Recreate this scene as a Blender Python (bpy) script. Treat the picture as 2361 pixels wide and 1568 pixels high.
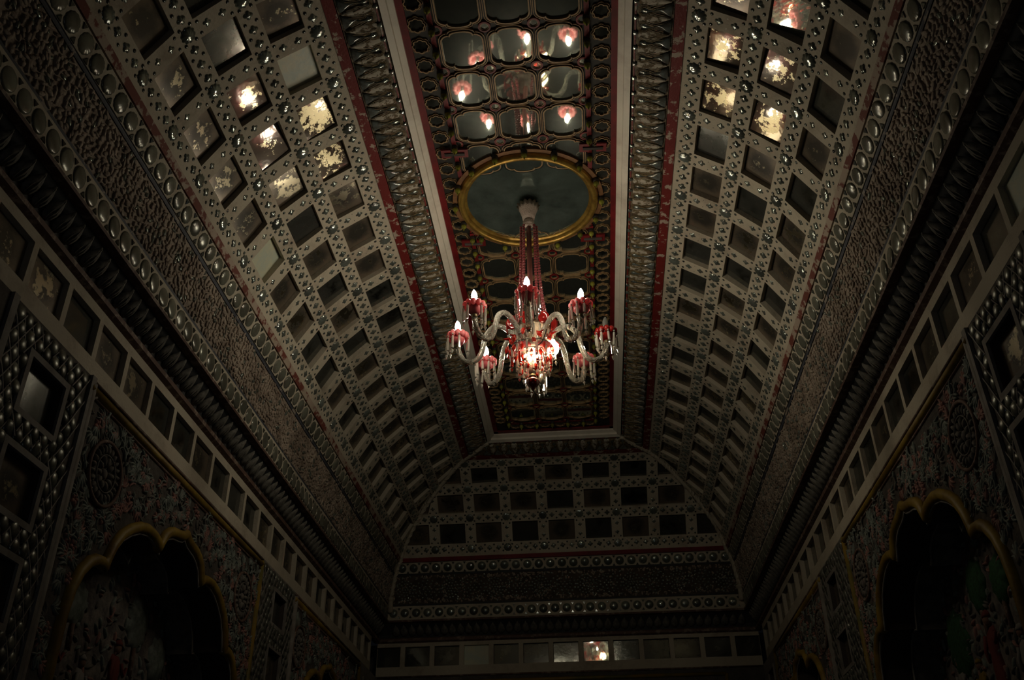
import bpy, bmesh, math, random
from mathutils import Vector, Matrix

for o in list(bpy.data.objects):
    bpy.data.objects.remove(o)
C = bpy.context.scene.collection
sc = bpy.context.scene
PI = math.pi
ZO = 1.5                       # eye height above the floor

# ------------------------------------------------------------------ camera, world, exposure
cam_d = bpy.data.cameras.new('camera')
cam_d.sensor_width = 36.0
cam_d.lens = 2180.67 * 36.0 / 2361.0
cam_d.clip_start = 0.05
cam_d.clip_end = 60
cam = bpy.data.objects.new('camera', cam_d)
C.objects.link(cam)
_r = Vector((0.9962713, 0.08547371, -0.01173643))
_u = Vector((0.05486383, -0.52266661, 0.85076999))
_f = Vector((-0.06658423, 0.84824163, 0.52540716))
M = Matrix.Identity(4)
for i in range(3):
    M[i][0] = _r[i]; M[i][1] = _u[i]; M[i][2] = -_f[i]
M[0][3], M[1][3], M[2][3] = 0.2737, 0.0, ZO
cam.matrix_world = M
sc.camera = cam

w = bpy.data.worlds.new('world')
sc.world = w
w.use_nodes = True
w.node_tree.nodes['Background'].inputs[0].default_value = (0.6, 0.7, 1.0, 1)
w.node_tree.nodes['Background'].inputs[1].default_value = 0.002
sc.view_settings.view_transform = 'Standard'
sc.view_settings.look = 'None'
sc.view_settings.gamma = 1
sc.view_settings.use_curve_mapping = False
sc.view_settings.exposure = 0.0
sc.cycles.use_denoising = True
sc.cycles.sample_clamp_indirect = 4.0
sc.cycles.sample_clamp_direct = 0.0
sc.cycles.max_bounces = 8
sc.cycles.transmission_bounces = 8
sc.cycles.caustics_refractive = False
sc.cycles.caustics_reflective = False
BULB = 138.0

# added faint cool fill before the near wall, standing in for doorway daylight
dl = bpy.data.lights.new('cool_fill', 'AREA')
dl.shape = 'RECTANGLE'; dl.size = 1.6; dl.size_y = 2.0
dl.energy = 3.0
dl.color = (0.75, 0.86, 1.0)
dlo = bpy.data.objects.new('cool_fill', dl)
C.objects.link(dlo)
dlo.location = (0.0, -0.85, 1.1)
dlo.rotation_euler = (math.radians(100), 0, 0)

# ------------------------------------------------------------------ materials
MATS = {}


def mat(name, col, rough=0.8, metal=0.0, col2=None, nscale=8.0, detail=6.0, lo=0.4, hi=0.6, bump=0.0, bscale=40.0,
        rough2=None, metal2=None, trans=0.0, ior=1.45, emit=None, estr=0.0, spec=0.5, objrand=0.0, sheen=0.0):
    m = bpy.data.materials.new(name)
    m.use_nodes = True
    nt = m.node_tree
    b = nt.nodes['Principled BSDF']
    b.inputs['Base Color'].default_value = (*col, 1)
    b.inputs['Roughness'].default_value = rough
    b.inputs['Metallic'].default_value = metal
    b.inputs['Transmission Weight'].default_value = trans
    b.inputs['IOR'].default_value = ior
    b.inputs['Specular IOR Level'].default_value = spec
    if emit:
        b.inputs['Emission Color'].default_value = (*emit, 1)
        b.inputs['Emission Strength'].default_value = estr
    need = col2 is not None or bump > 0 or objrand > 0
    if need:
        geo = nt.nodes.new('ShaderNodeNewGeometry')
    if col2 is not None:
        n = nt.nodes.new('ShaderNodeTexNoise')
        n.inputs['Scale'].default_value = nscale
        n.inputs['Detail'].default_value = detail
        n.inputs['Roughness'].default_value = 0.65
        nt.links.new(geo.outputs['Position'], n.inputs['Vector'])
        r = nt.nodes.new('ShaderNodeMapRange')
        r.inputs['From Min'].default_value = lo
        r.inputs['From Max'].default_value = hi
        nt.links.new(n.outputs['Fac'], r.inputs['Value'])
        mx = nt.nodes.new('ShaderNodeMix')
        mx.data_type = 'RGBA'
        mx.inputs['A'].default_value = (*col, 1)
        mx.inputs['B'].default_value = (*col2, 1)
        nt.links.new(r.outputs['Result'], mx.inputs['Factor'])
        out = mx.outputs['Result']
        if objrand > 0:
            out = _rand(nt, out, objrand)
        nt.links.new(out, b.inputs['Base Color'])
        for key, a, c in (('Roughness', rough, rough2), ('Metallic', metal, metal2)):
            if c is not None:
                q = nt.nodes.new('ShaderNodeMapRange')
                q.inputs['To Min'].default_value = a
                q.inputs['To Max'].default_value = c
                nt.links.new(r.outputs['Result'], q.inputs['Value'])
                nt.links.new(q.outputs['Result'], b.inputs[key])
    elif objrand > 0:
        rgb = nt.nodes.new('ShaderNodeRGB')
        rgb.outputs[0].default_value = (*col, 1)
        nt.links.new(_rand(nt, rgb.outputs[0], objrand), b.inputs['Base Color'])
    if bump > 0:
        n2 = nt.nodes.new('ShaderNodeTexNoise')
        n2.inputs['Scale'].default_value = bscale
        n2.inputs['Detail'].default_value = 4
        nt.links.new(geo.outputs['Position'], n2.inputs['Vector'])
        bp = nt.nodes.new('ShaderNodeBump')
        bp.inputs['Strength'].default_value = bump
        bp.inputs['Distance'].default_value = 0.01
        nt.links.new(n2.outputs['Fac'], bp.inputs['Height'])
        nt.links.new(bp.outputs['Normal'], b.inputs['Normal'])
    MATS[name] = m
    return m


def _rand(nt, out, amt):
    oi = nt.nodes.new('ShaderNodeObjectInfo')
    q = nt.nodes.new('ShaderNodeMapRange')
    q.inputs['To Min'].default_value = 1 - amt
    q.inputs['To Max'].default_value = 1 + amt
    nt.links.new(oi.outputs['Random'], q.inputs['Value'])
    vm = nt.nodes.new('ShaderNodeVectorMath')
    vm.operation = 'SCALE'
    nt.links.new(out, vm.inputs[0])
    nt.links.new(q.outputs['Result'], vm.inputs['Scale'])
    return vm.outputs[0]


plaster = mat('old_plaster', (0.53, 0.475, 0.365), 0.8, col2=(0.33, 0.27, 0.20), nscale=5, lo=0.5, hi=0.75, bump=0.35, bscale=60)
plaster2 = mat('cream_plaster', (0.62, 0.55, 0.44), 0.6, col2=(0.46, 0.40, 0.31), nscale=3, lo=0.45, hi=0.7, bump=0.1, bscale=30)
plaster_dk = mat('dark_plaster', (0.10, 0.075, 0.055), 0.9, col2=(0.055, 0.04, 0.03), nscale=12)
relief_pl = mat('relief_plaster', (0.40, 0.33, 0.26), 0.75, col2=(0.22, 0.17, 0.13), nscale=9, lo=0.42, hi=0.62, bump=0.5, bscale=90)
red_worn = mat('worn_red_paint', (0.18, 0.020, 0.017), 0.55, col2=(0.46, 0.38, 0.30), nscale=16, detail=8, lo=0.56, hi=0.58, bump=0.2, bscale=60)
red_faded = mat('faded_red_paint', (0.17, 0.045, 0.03), 0.75, col2=(0.44, 0.35, 0.27), nscale=11, detail=9, lo=0.49, hi=0.53, bump=0.2, bscale=60)
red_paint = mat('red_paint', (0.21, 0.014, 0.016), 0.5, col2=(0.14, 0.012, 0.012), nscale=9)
blue_worn = mat('worn_blue_paint', (0.055, 0.06, 0.075), 0.6, col2=(0.30, 0.26, 0.22), nscale=10, detail=8, lo=0.58, hi=0.62)
brown_mould = mat('brown_moulding_paint', (0.13, 0.075, 0.055), 0.7, col2=(0.30, 0.23, 0.18), nscale=18, lo=0.52, hi=0.62)
bead_glass = mat('silvered_bead_glass', (0.34, 0.39, 0.35), 0.10, 0.68, col2=(0.22, 0.235, 0.20), nscale=14, lo=0.4, hi=0.7, objrand=0.35)
foot_glass = mat('grey_foot_glass', (0.24, 0.28, 0.265), 0.14, 0.5, col2=(0.15, 0.15, 0.13), nscale=25, objrand=0.3)
oval_glass = mat('silvered_oval_glass', (0.19, 0.20, 0.155), 0.2, 0.2, col2=(0.15, 0.14, 0.11), nscale=14, lo=0.4, hi=0.65, objrand=0.3)
dark_glass = mat('dark_leaf_glass', (0.13, 0.15, 0.14), 0.14, 0.6, col2=(0.09, 0.09, 0.08), nscale=20, objrand=0.3)
gold = mat('gilt_wood', (0.44, 0.30, 0.15), 0.5, 0.1, col2=(0.24, 0.15, 0.07), nscale=25, lo=0.4, hi=0.7)
gold_ring = mat('old_gilding', (0.55, 0.36, 0.08), 0.3, 0.65, col2=(0.32, 0.18, 0.04), nscale=12)
board = mat('dark_painted_board', (0.024, 0.021, 0.014), 0.6, col2=(0.016, 0.017, 0.012), nscale=8, bump=0.1)
wood_seg = mat('orange_brown_wood', (0.26, 0.13, 0.05), 0.6, col2=(0.17, 0.08, 0.03), nscale=18)
corn_dk = mat('cornice_dark_paint', (0.22, 0.17, 0.10), 0.6, col2=(0.06, 0.045, 0.025), nscale=40, lo=0.4, hi=0.6, bump=0.3, bscale=60)
corn_line = mat('cornice_gold_line', (0.34, 0.26, 0.13), 0.5, col2=(0.15, 0.10, 0.04), nscale=30)
leaf_white = mat('worn_white_leaf', (0.50, 0.46, 0.37), 0.8, col2=(0.13, 0.095, 0.05), nscale=26, detail=9, lo=0.49, hi=0.55, bump=0.4, bscale=50)
leaf_dark = mat('dark_grey_leaf', (0.19, 0.18, 0.15), 0.65, col2=(0.10, 0.095, 0.08), nscale=30, bump=0.3)
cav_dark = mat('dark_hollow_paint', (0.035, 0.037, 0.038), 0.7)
yellow = mat('yellow_ochre_paint', (0.36, 0.24, 0.03), 0.5, col2=(0.20, 0.12, 0.02), nscale=7)
yellow_b = mat('ochre_bead', (0.28, 0.17, 0.02), 0.5, col2=(0.13, 0.12, 0.03), nscale=4)
net_pl = mat('grey_net_plaster', (0.28, 0.26, 0.23), 0.8, col2=(0.19, 0.17, 0.15), nscale=8)
net_glass = mat('net_glass', (0.20, 0.21, 0.18), 0.3, 0.5, col2=(0.12, 0.12, 0.10), nscale=20, objrand=0.4)
fl_leaf = mat('pale_green_leaf_paint', (0.26, 0.29, 0.25), 0.7, col2=(0.12, 0.14, 0.12), nscale=14)
fl_pink = mat('pale_pink_flower_paint', (0.40, 0.20, 0.16), 0.7, col2=(0.24, 0.13, 0.11), nscale=14)
fl_grey = mat('grey_relief_paint', (0.20, 0.18, 0.15), 0.8, col2=(0.11, 0.10, 0.09), nscale=14)
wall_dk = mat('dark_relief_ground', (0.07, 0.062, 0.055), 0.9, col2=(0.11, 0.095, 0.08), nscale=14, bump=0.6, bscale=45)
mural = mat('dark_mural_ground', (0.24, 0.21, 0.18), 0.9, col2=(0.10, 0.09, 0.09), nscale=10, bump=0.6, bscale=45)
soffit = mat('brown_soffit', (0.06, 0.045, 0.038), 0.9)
floor_m = mat('dark_carpet_floor', (0.035, 0.02, 0.016), 0.95, col2=(0.055, 0.03, 0.02), nscale=20)
tint_red = mat('robe_red', (0.17, 0.035, 0.028), 0.8)
tint_yel = mat('robe_ochre', (0.26, 0.17, 0.02), 0.8)
tint_grn = mat('tree_green', (0.03, 0.11, 0.04), 0.8, col2=(0.02, 0.06, 0.02), nscale=60)
tint_wht = mat('robe_white', (0.28, 0.26, 0.24), 0.8)
tint_skin = mat('painted_skin', (0.22, 0.12, 0.08), 0.8)


def opal(name, col, thin):
    m = mat(name, col, 0.35, spec=0.6)
    nt = m.node_tree
    tr = nt.nodes.new('ShaderNodeBsdfTranslucent')
    tr.inputs[0].default_value = (*thin, 1)
    ms_ = nt.nodes.new('ShaderNodeMixShader')
    ms_.inputs[0].default_value = 0.4
    nt.links.new(nt.nodes['Principled BSDF'].outputs[0], ms_.inputs[1])
    nt.links.new(tr.outputs[0], ms_.inputs[2])
    nt.links.new(ms_.outputs[0], nt.nodes['Material Output'].inputs['Surface'])
    return m


pink_glass = opal('pink_opal_glass', (0.80, 0.29, 0.30), (0.85, 0.32, 0.33))
bowl_glass = mat('deep_pink_bowl_glass', (0.58, 0.12, 0.13), 0.25, trans=0.15)
ruby = mat('ruby_glass', (0.85, 0.035, 0.02), 0.08, trans=0.6, ior=1.5)
ruby_dk = mat('dark_ruby_glass', (0.32, 0.012, 0.01), 0.1, trans=0.35, ior=1.5)
rose = mat('rose_bead_glass', (0.27, 0.05, 0.055), 0.12, trans=0.3, ior=1.5)
rose_tube = mat('rose_tube_glass', (0.38, 0.14, 0.115), 0.25, trans=0.15, ior=1.5)
crystal = mat('clear_crystal', (0.92, 0.88, 0.76), 0.06, trans=0.66, ior=1.5)
thread_m = mat('cream_glass_thread', (0.90, 0.86, 0.72), 0.08, trans=0.45, ior=1.5)
arm_glass = mat('twisted_clear_glass', (0.90, 0.86, 0.73), 0.06, trans=0.76, ior=1.42, bump=0.3, bscale=60)
frost = mat('frosted_bell_glass', (0.78, 0.64, 0.54), 0.3, trans=0.2, ior=1.4, bump=0.6, bscale=120)
brass = mat('dull_brass', (0.20, 0.15, 0.08), 0.4, 0.8)
socket_m = mat('grey_socket', (0.25, 0.22, 0.19), 0.5)
wire_m = mat('black_wire', (0.012, 0.011, 0.01), 0.6)
knob_m = mat('olive_glass_knob', (0.26, 0.27, 0.03), 0.18, trans=0.0, col2=(0.17, 0.17, 0.03), nscale=60, objrand=0.35)
cap_m = mat('dark_knob_cap', (0.03, 0.024, 0.018), 0.6)
steel = mat('dull_steel', (0.32, 0.31, 0.28), 0.4, 0.8)
white_m = mat('white_painted_wood', (0.82, 0.77, 0.65), 0.55, col2=(0.64, 0.58, 0.48), nscale=4, lo=0.5, hi=0.7, bump=0.08)


def lamp_mat(name, col, strength):
    m = bpy.data.materials.new(name)
    m.use_nodes = True
    b = m.node_tree.nodes['Principled BSDF']
    b.inputs['Base Color'].default_value = (0.9, 0.88, 0.8, 1)
    b.inputs['Roughness'].default_value = 0.2
    b.inputs['Emission Color'].default_value = (*col, 1)
    b.inputs['Emission Strength'].default_value = strength
    MATS[name] = m
    return m


bulb_lit = lamp_mat('lit_bulb_glass', (1.0, 0.89, 0.69), BULB)
globe_lit = lamp_mat('lit_globe_glass', (1.0, 0.84, 0.50), BULB * 0.14)
bulb_off = mat('unlit_bulb_glass', (0.9, 0.92, 0.85), 0.05, trans=0.9, ior=1.3)


def mirror_mat(name, dust, silver, lo, hi, r0, r1, nscale=7.0, m0=0.75, haze=0.3, warp=0.25, rim=False):
    """old mirror: brown desilvered glass with bright patches where the silvering survives"""
    m = bpy.data.materials.new(name)
    m.use_nodes = True
    nt = m.node_tree
    b = nt.nodes['Principled BSDF']
    tc = nt.nodes.new('ShaderNodeTexCoord')
    oi = nt.nodes.new('ShaderNodeObjectInfo')
    add = nt.nodes.new('ShaderNodeVectorMath')
    add.operation = 'ADD'
    cb = nt.nodes.new('ShaderNodeCombineXYZ')
    mul = nt.nodes.new('ShaderNodeMath')
    mul.operation = 'MULTIPLY'
    mul.inputs[1].default_value = 37.0
    nt.links.new(oi.outputs['Random'], mul.inputs[0])
    for k in range(3):
        nt.links.new(mul.outputs[0], cb.inputs[k])
    nt.links.new(tc.outputs['Object'], add.inputs[0])
    nt.links.new(cb.outputs[0], add.inputs[1])
    n = nt.nodes.new('ShaderNodeTexNoise')
    n.inputs['Scale'].default_value = nscale
    n.inputs['Detail'].default_value = 9
    n.inputs['Roughness'].default_value = 0.7
    nt.links.new(add.outputs[0], n.inputs['Vector'])
    ln = nt.nodes.new('ShaderNodeVectorMath')
    ln.operation = 'LENGTH'
    nt.links.new(tc.outputs['Object'], ln.inputs[0])
    s1 = nt.nodes.new('ShaderNodeMath')
    s1.operation = 'MULTIPLY_ADD'
    s1.inputs[1].default_value = -1.3
    nt.links.new(ln.outputs['Value'], s1.inputs[0])
    nt.links.new(n.outputs['Fac'], s1.inputs[2])
    # each pane has kept a different share of its silver
    s2 = nt.nodes.new('ShaderNodeMath')
    s2.operation = 'MULTIPLY_ADD'
    s2.inputs[1].default_value = 0.16
    nt.links.new(oi.outputs['Random'], s2.inputs[0])
    nt.links.new(s1.outputs[0], s2.inputs[2])
    r = nt.nodes.new('ShaderNodeMapRange')
    r.inputs['From Min'].default_value = lo
    r.inputs['From Max'].default_value = hi
    nt.links.new(s2.outputs[0], r.inputs['Value'])
    mx = nt.nodes.new('ShaderNodeMix')
    mx.data_type = 'RGBA'
    mx.inputs['A'].default_value = (*dust, 1)
    mx.inputs['B'].default_value = (*silver, 1)
    nt.links.new(r.outputs['Result'], mx.inputs['Factor'])
    if rim:                       # the silvering has gone dark inside a paler brown rim
        e1 = nt.nodes.new('ShaderNodeMath')
        e1.operation = 'MULTIPLY_ADD'
        e1.inputs[1].default_value = -0.10
        nt.links.new(n.outputs['Fac'], e1.inputs[0])
        nt.links.new(ln.outputs['Value'], e1.inputs[2])
        e2 = nt.nodes.new('ShaderNodeMapRange')
        e2.inputs['From Min'].default_value = 0.01
        e2.inputs['From Max'].default_value = 0.06
        nt.links.new(e1.outputs[0], e2.inputs['Value'])
        m2 = nt.nodes.new('ShaderNodeMix')
        m2.data_type = 'RGBA'
        m2.inputs['A'].default_value = (dust[0] * 0.4, dust[1] * 0.45, dust[2] * 0.5, 1)
        m2.inputs['B'].default_value = (*dust, 1)
        nt.links.new(e2.outputs['Result'], m2.inputs['Factor'])
        nt.links.new(m2.outputs['Result'], mx.inputs['A'])
    nt.links.new(mx.outputs['Result'], b.inputs['Base Color'])
    for key, a, c in (('Roughness', r0, r1), ('Metallic', m0, 0.97)):
        q = nt.nodes.new('ShaderNodeMapRange')
        q.inputs['To Min'].default_value = a
        q.inputs['To Max'].default_value = c
        nt.links.new(r.outputs['Result'], q.inputs['Value'])
        nt.links.new(q.outputs['Result'], b.inputs[key])
    n3 = nt.nodes.new('ShaderNodeTexNoise')
    n3.inputs['Scale'].default_value = 9
    n3.inputs['Detail'].default_value = 3
    nt.links.new(add.outputs[0], n3.inputs['Vector'])
    bp = nt.nodes.new('ShaderNodeBump')
    bp.inputs['Strength'].default_value = warp
    bp.inputs['Distance'].default_value = 0.004
    nt.links.new(n3.outputs['Fac'], bp.inputs['Height'])
    nt.links.new(bp.outputs['Normal'], b.inputs['Normal'])
    gl_ = nt.nodes.new('ShaderNodeBsdfGlossy')
    gl_.inputs['Roughness'].default_value = 0.26
    nt.links.new(mx.outputs['Result'], gl_.inputs['Color'])
    ms_ = nt.nodes.new('ShaderNodeMixShader')
    ms_.inputs[0].default_value = haze
    nt.links.new(b.outputs[0], ms_.inputs[1])
    nt.links.new(gl_.outputs[0], ms_.inputs[2])
    nt.links.new(ms_.outputs[0], nt.nodes['Material Output'].inputs['Surface'])
    MATS[name] = m
    return m


old_mirror = mirror_mat('old_brown_mirror', (0.19, 0.155, 0.115), (0.50, 0.45, 0.32), 0.55, 0.59, 0.22, 0.20, 16.0, 0.35, 0.10, 0.25, True)
grey_mirror = mirror_mat('old_grey_mirror', (0.12, 0.12, 0.105), (0.22, 0.23, 0.20), 0.40, 0.65, 0.14, 0.09, 6.0, 0.6, 0.05)
silver_mirror = mirror_mat('speckled_silver_mirror', (0.10, 0.08, 0.06), (0.30, 0.27, 0.17), 0.45, 0.485, 0.07, 0.28, 22.0, 0.3, 0.03)
brown_mirror = mirror_mat('brown_smooth_mirror', (0.13, 0.105, 0.085), (0.30, 0.27, 0.18), 0.55, 0.59, 0.07, 0.16, 16.0, 0.25, 0.03)
clear_mirror = mirror_mat('ceiling_mirror_glass', (0.36, 0.40, 0.35), (0.60, 0.64, 0.56), 0.35, 0.7, 0.035, 0.02, 6.0, 0.92, 0.06, 0.05)
pale_mirror = mat('pale_reflecting_glass', (0.50, 0.58, 0.49), 0.4, 0.0, col2=(0.62, 0.62, 0.45), nscale=9, bump=0.2, bscale=20)  # pale pane glass; its colour stands in for a bright reflection in some panes
disc_mirror = mat('clouded_disc_mirror', (0.27, 0.35, 0.31), 0.03, 0.70, col2=(0.13, 0.17, 0.15), nscale=5, detail=7, lo=0.35, hi=0.7, rough2=0.07)


# ------------------------------------------------------------------ object helpers
def link(name, me, parent=None, mw=None, label=None, kind=None):
    o = bpy.data.objects.new(name, me)
    C.objects.link(o)
    if parent is not None:
        o.parent = parent
    if mw is not None:
        o.matrix_basis = mw if parent is None else (PINV.get(parent.name, Matrix.Identity(4)) @ mw)
    if label:
        o['label'] = label
    if kind:
        o['kind'] = kind
    return o


PINV = {}


def mesh(name, V, F, ms, mi=None, smooth=False):
    me = bpy.data.meshes.new(name)
    me.from_pydata([tuple(v) for v in V], [], F)
    if not isinstance(ms, (list, tuple)):
        ms = [ms]
    for m in ms:
        me.materials.append(m)
    if mi:
        me.polygons.foreach_set('material_index', mi)
    if smooth:
        me.polygons.foreach_set('use_smooth', [True] * len(me.polygons))
    me.update()
    return me


class MB:
    """collects shapes of one mesh"""

    def __init__(s):
        s.V = []; s.F = []; s.I = []

    def add(s, V, F, mi=0, mw=None):
        o = len(s.V)
        s.V += [mw @ Vector(v) for v in V] if mw is not None else [Vector(v) for v in V]
        s.F += [tuple(o + i for i in f) for f in F]
        s.I += [mi] * len(F)

    def mesh(s, name, ms, smooth=False):
        return mesh(name, s.V, s.F, ms, s.I, smooth)


def boxVF(x0, x1, y0, y1, z0, z1):
    V = [(x, y, z) for z in (z0, z1) for y in (y0, y1) for x in (x0, x1)]
    return V, [(0, 2, 3, 1), (4, 5, 7, 6), (0, 1, 5, 4), (2, 6, 7, 3), (0, 4, 6, 2), (1, 3, 7, 5)]


def tubeVF(pts, rad, n=8, cap=True):
    pts = [Vector(p) for p in pts]
    if not isinstance(rad, (list, tuple)):
        rad = [rad] * len(pts)
    V = []; F = []
    t0 = (pts[1] - pts[0]).normalized()
    a = t0.orthogonal().normalized()
    for i, p in enumerate(pts):
        t = (pts[min(i + 1, len(pts) - 1)] - pts[max(i - 1, 0)]).normalized()
        a = (a - t * a.dot(t)).normalized()
        b = t.cross(a)
        for k in range(n):
            th = 2 * PI * k / n
            V.append(p + (a * math.cos(th) + b * math.sin(th)) * rad[i])
    for i in range(len(pts) - 1):
        for k in range(n):
            F.append((i * n + k, i * n + (k + 1) % n, (i + 1) * n + (k + 1) % n, (i + 1) * n + k))
    if cap:
        F.append(tuple(range(n - 1, -1, -1)))
        F.append(tuple((len(pts) - 1) * n + k for k in range(n)))
    return V, F


def latheVF(prof, n=12, mod=None):
    """prof: (r, z) list"""
    V = []; F = []
    for i, (r, z) in enumerate(prof):
        for k in range(n):
            th = 2 * PI * k / n
            rr = r * (mod(th, i) if mod else 1)
            V.append((rr * math.cos(th), rr * math.sin(th), z))
    for i in range(len(prof) - 1):
        for k in range(n):
            F.append((i * n + k, i * n + (k + 1) % n, (i + 1) * n + (k + 1) % n, (i + 1) * n + k))
    if prof[0][0] > 1e-5:
        F.append(tuple(range(n - 1, -1, -1)))
    if prof[-1][0] > 1e-5:
        F.append(tuple((len(prof) - 1) * n + k for k in range(n)))
    return V, F


def domeVF(outline, h, skirt=0.006, flat=False):
    """outline [(a,b)] about 0,0; bulging to c = h"""
    n = len(outline)
    rings = [(1, -skirt), (1, 0.0), (0.82, 0.55 * h), (0.45, 0.9 * h)]
    if flat:
        rings = [(1, -skirt), (1, h * 0.7), (0.9, h)]
    V = []; F = []
    for s, c in rings:
        V += [(a * s, b * s, c) for a, b in outline]
    for i in range(len(rings) - 1):
        for k in range(n):
            F.append((i * n + k, i * n + (k + 1) % n, (i + 1) * n + (k + 1) % n, (i + 1) * n + k))
    V.append((0, 0, h))
    m = len(V) - 1
    b = (len(rings) - 1) * n
    for k in range(n):
        F.append((b + k, b + (k + 1) % n, m))
    return V, F


def scallop(R, lobes, amp, n=20, sx=1, sy=1, ph=0.0):
    return [((R * (1 + amp * math.cos(lobes * (2 * PI * k / n) + ph))) * math.cos(2 * PI * k / n) * sx,
             (R * (1 + amp * math.cos(lobes * (2 * PI * k / n) + ph))) * math.sin(2 * PI * k / n) * sy) for k in range(n)]


def ringVF(o1, o2, c0, c1):
    """flat raised ring between closed outlines o1 (outer) and o2 (inner), with side walls from c0 to c1"""
    n = len(o1)
    V = [(a, b, c0) for a, b in o1] + [(a, b, c1) for a, b in o1] + [(a, b, c1) for a, b in o2] + [(a, b, c0) for a, b in o2]
    F = []
    for j in range(3):
        for k in range(n):
            F.append((j * n + k, j * n + (k + 1) % n, (j + 1) * n + (k + 1) % n, (j + 1) * n + k))
    return V, F


def lobed(R, lobes, depth, per=4, sx=1, sy=1):
    """outline of outward-round lobes meeting in sharp inward cusps, first lobe on the +a axis"""
    n = lobes * per
    o = []
    for k in range(n):
        a = 2 * PI * k / n
        r = R * (1 - depth * (1 - abs(math.cos(lobes * a / 2))))
        o.append((r * math.cos(a) * sx, r * math.sin(a) * sy))
    return o


def scaled(o, sx, sy=None):
    sy = sx if sy is None else sy
    return [(a * sx, b * sy) for a, b in o]


# ------------------------------------------------------------------ the vault profile (d = inward from wall plane, z above the eye)
W = 2.0
LE = 10.11
Y0 = -0.9


def cr(p0, p1, p2, p3, t):
    return tuple(0.5 * ((2 * b) + (c - a) * t + (2 * a - 5 * b + 4 * c - d) * t * t + (3 * b - a - 3 * c + d) * t ** 3)
                 for a, b, c, d in zip(p0, p1, p2, p3))


PTS = [('floor', 0, -1.5), ('fr0', 0, 2.215), ('fr1', 0, 2.55), ('rm0', 0.004, 2.552), (None, 0.03, 2.565), (None, 0.032, 2.59), ('rm1', 0.006, 2.605),
       (None, 0.015, 2.64), (None, 0.045, 2.69), ('lip0', 0.09, 2.735), (None, 0.132, 2.742), (None, 0.137, 2.755), ('ov2a', 0.118, 2.765), ('ov2b', 0.129, 2.905),
       ('b2', 0.132, 2.925), ('flb', 0.183, 3.208), ('b1', 0.188, 3.232), ('ov1b', 0.236, 3.345), ('r2a', 0.240, 3.352), ('r2b', 0.258, 3.392)]
K = [(0.235, 3.33), (0.262, 3.402), (0.281, 3.464), (0.352, 3.61), (0.455, 3.745), (0.565, 3.868), (0.695, 3.975), (0.828, 4.072), (0.967, 4.148), (1.020, 4.170), (1.04, 4.176)]
KN = {1: 'lat0', 2: 'Md', 4: 'Mc', 6: 'Mb', 8: 'Ma', 9: 'lat1'}
for i in range(1, 10):
    PTS.append((KN.get(i), K[i][0], K[i][1]))
    if i < 9:
        for t in (0.33, 0.67):
            q = cr(K[i - 1], K[i], K[i + 1], K[i + 2], t)
            PTS.append((None, q[0], q[1]))
PTS += [('r1a', 1.030, 4.172), ('r1b', 1.092, 4.180), ('uc0', 1.096, 4.182), (None, 1.20, 4.196), ('uc1', 1.306, 4.226), ('f0', 1.319, 4.215), (None, 1.356, 4.230), ('f1', 1.359, 4.248),
        ('f2', 1.391, 4.266), ('f3', 1.392, 4.300)]
S = [0.0]
for i in range(1, len(PTS)):
    S.append(S[-1] + math.hypot(PTS[i][1] - PTS[i - 1][1], PTS[i][2] - PTS[i - 1][2]))
SN = {p[0]: S[i] for i, p in enumerate(PTS) if p[0]}


def prof(s):
    s = max(0.0, min(S[-1] - 1e-6, s))
    i = 0
    while S[i + 1] < s:
        i += 1
    t = (s - S[i]) / (S[i + 1] - S[i])
    a, b = PTS[i], PTS[i + 1]
    return a[1] + (b[1] - a[1]) * t, a[2] + (b[2] - a[2]) * t


def tn(s, h=0.02):
    a = prof(s - h); b = prof(s + h)
    l = math.hypot(b[0] - a[0], b[1] - a[1])
    T = ((b[0] - a[0]) / l, (b[1] - a[1]) / l)
    return T, (T[1], -T[0])            # tangent (up), normal into the room, in (d, z)


def W3(side, t, d, z):
    if side == 'L':
        return Vector((-(W - d), t, z + ZO))
    if side == 'R':
        return Vector((W - d, t, z + ZO))
    return Vector((t, LE - d, z + ZO))


def tlim(side, d):
    if side == 'E':
        return -(W - d), (W - d)
    return Y0, LE - d


def frame(side, t, s, off=0.0, h=0.02):
    d, z = prof(s)
    T, N = tn(s, h)
    p = W3(side, t, d + N[0] * off, z + N[1] * off)
    o = W3(side, 0, 0, 0)
    Tv = W3(side, 0, T[0], T[1]) - o
    Nv = W3(side, 0, N[0], N[1]) - o
    Av = Tv.cross(Nv)
    m = Matrix.Identity(4)
    for i in range(3):
        m[i][0] = Av[i]; m[i][1] = Tv[i]; m[i][2] = Nv[i]; m[i][3] = p[i]
    return m


def svals(sa, sb):
    return [sa] + [x for x in S if sa + 1e-4 < x < sb - 1e-4] + [sb]


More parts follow.
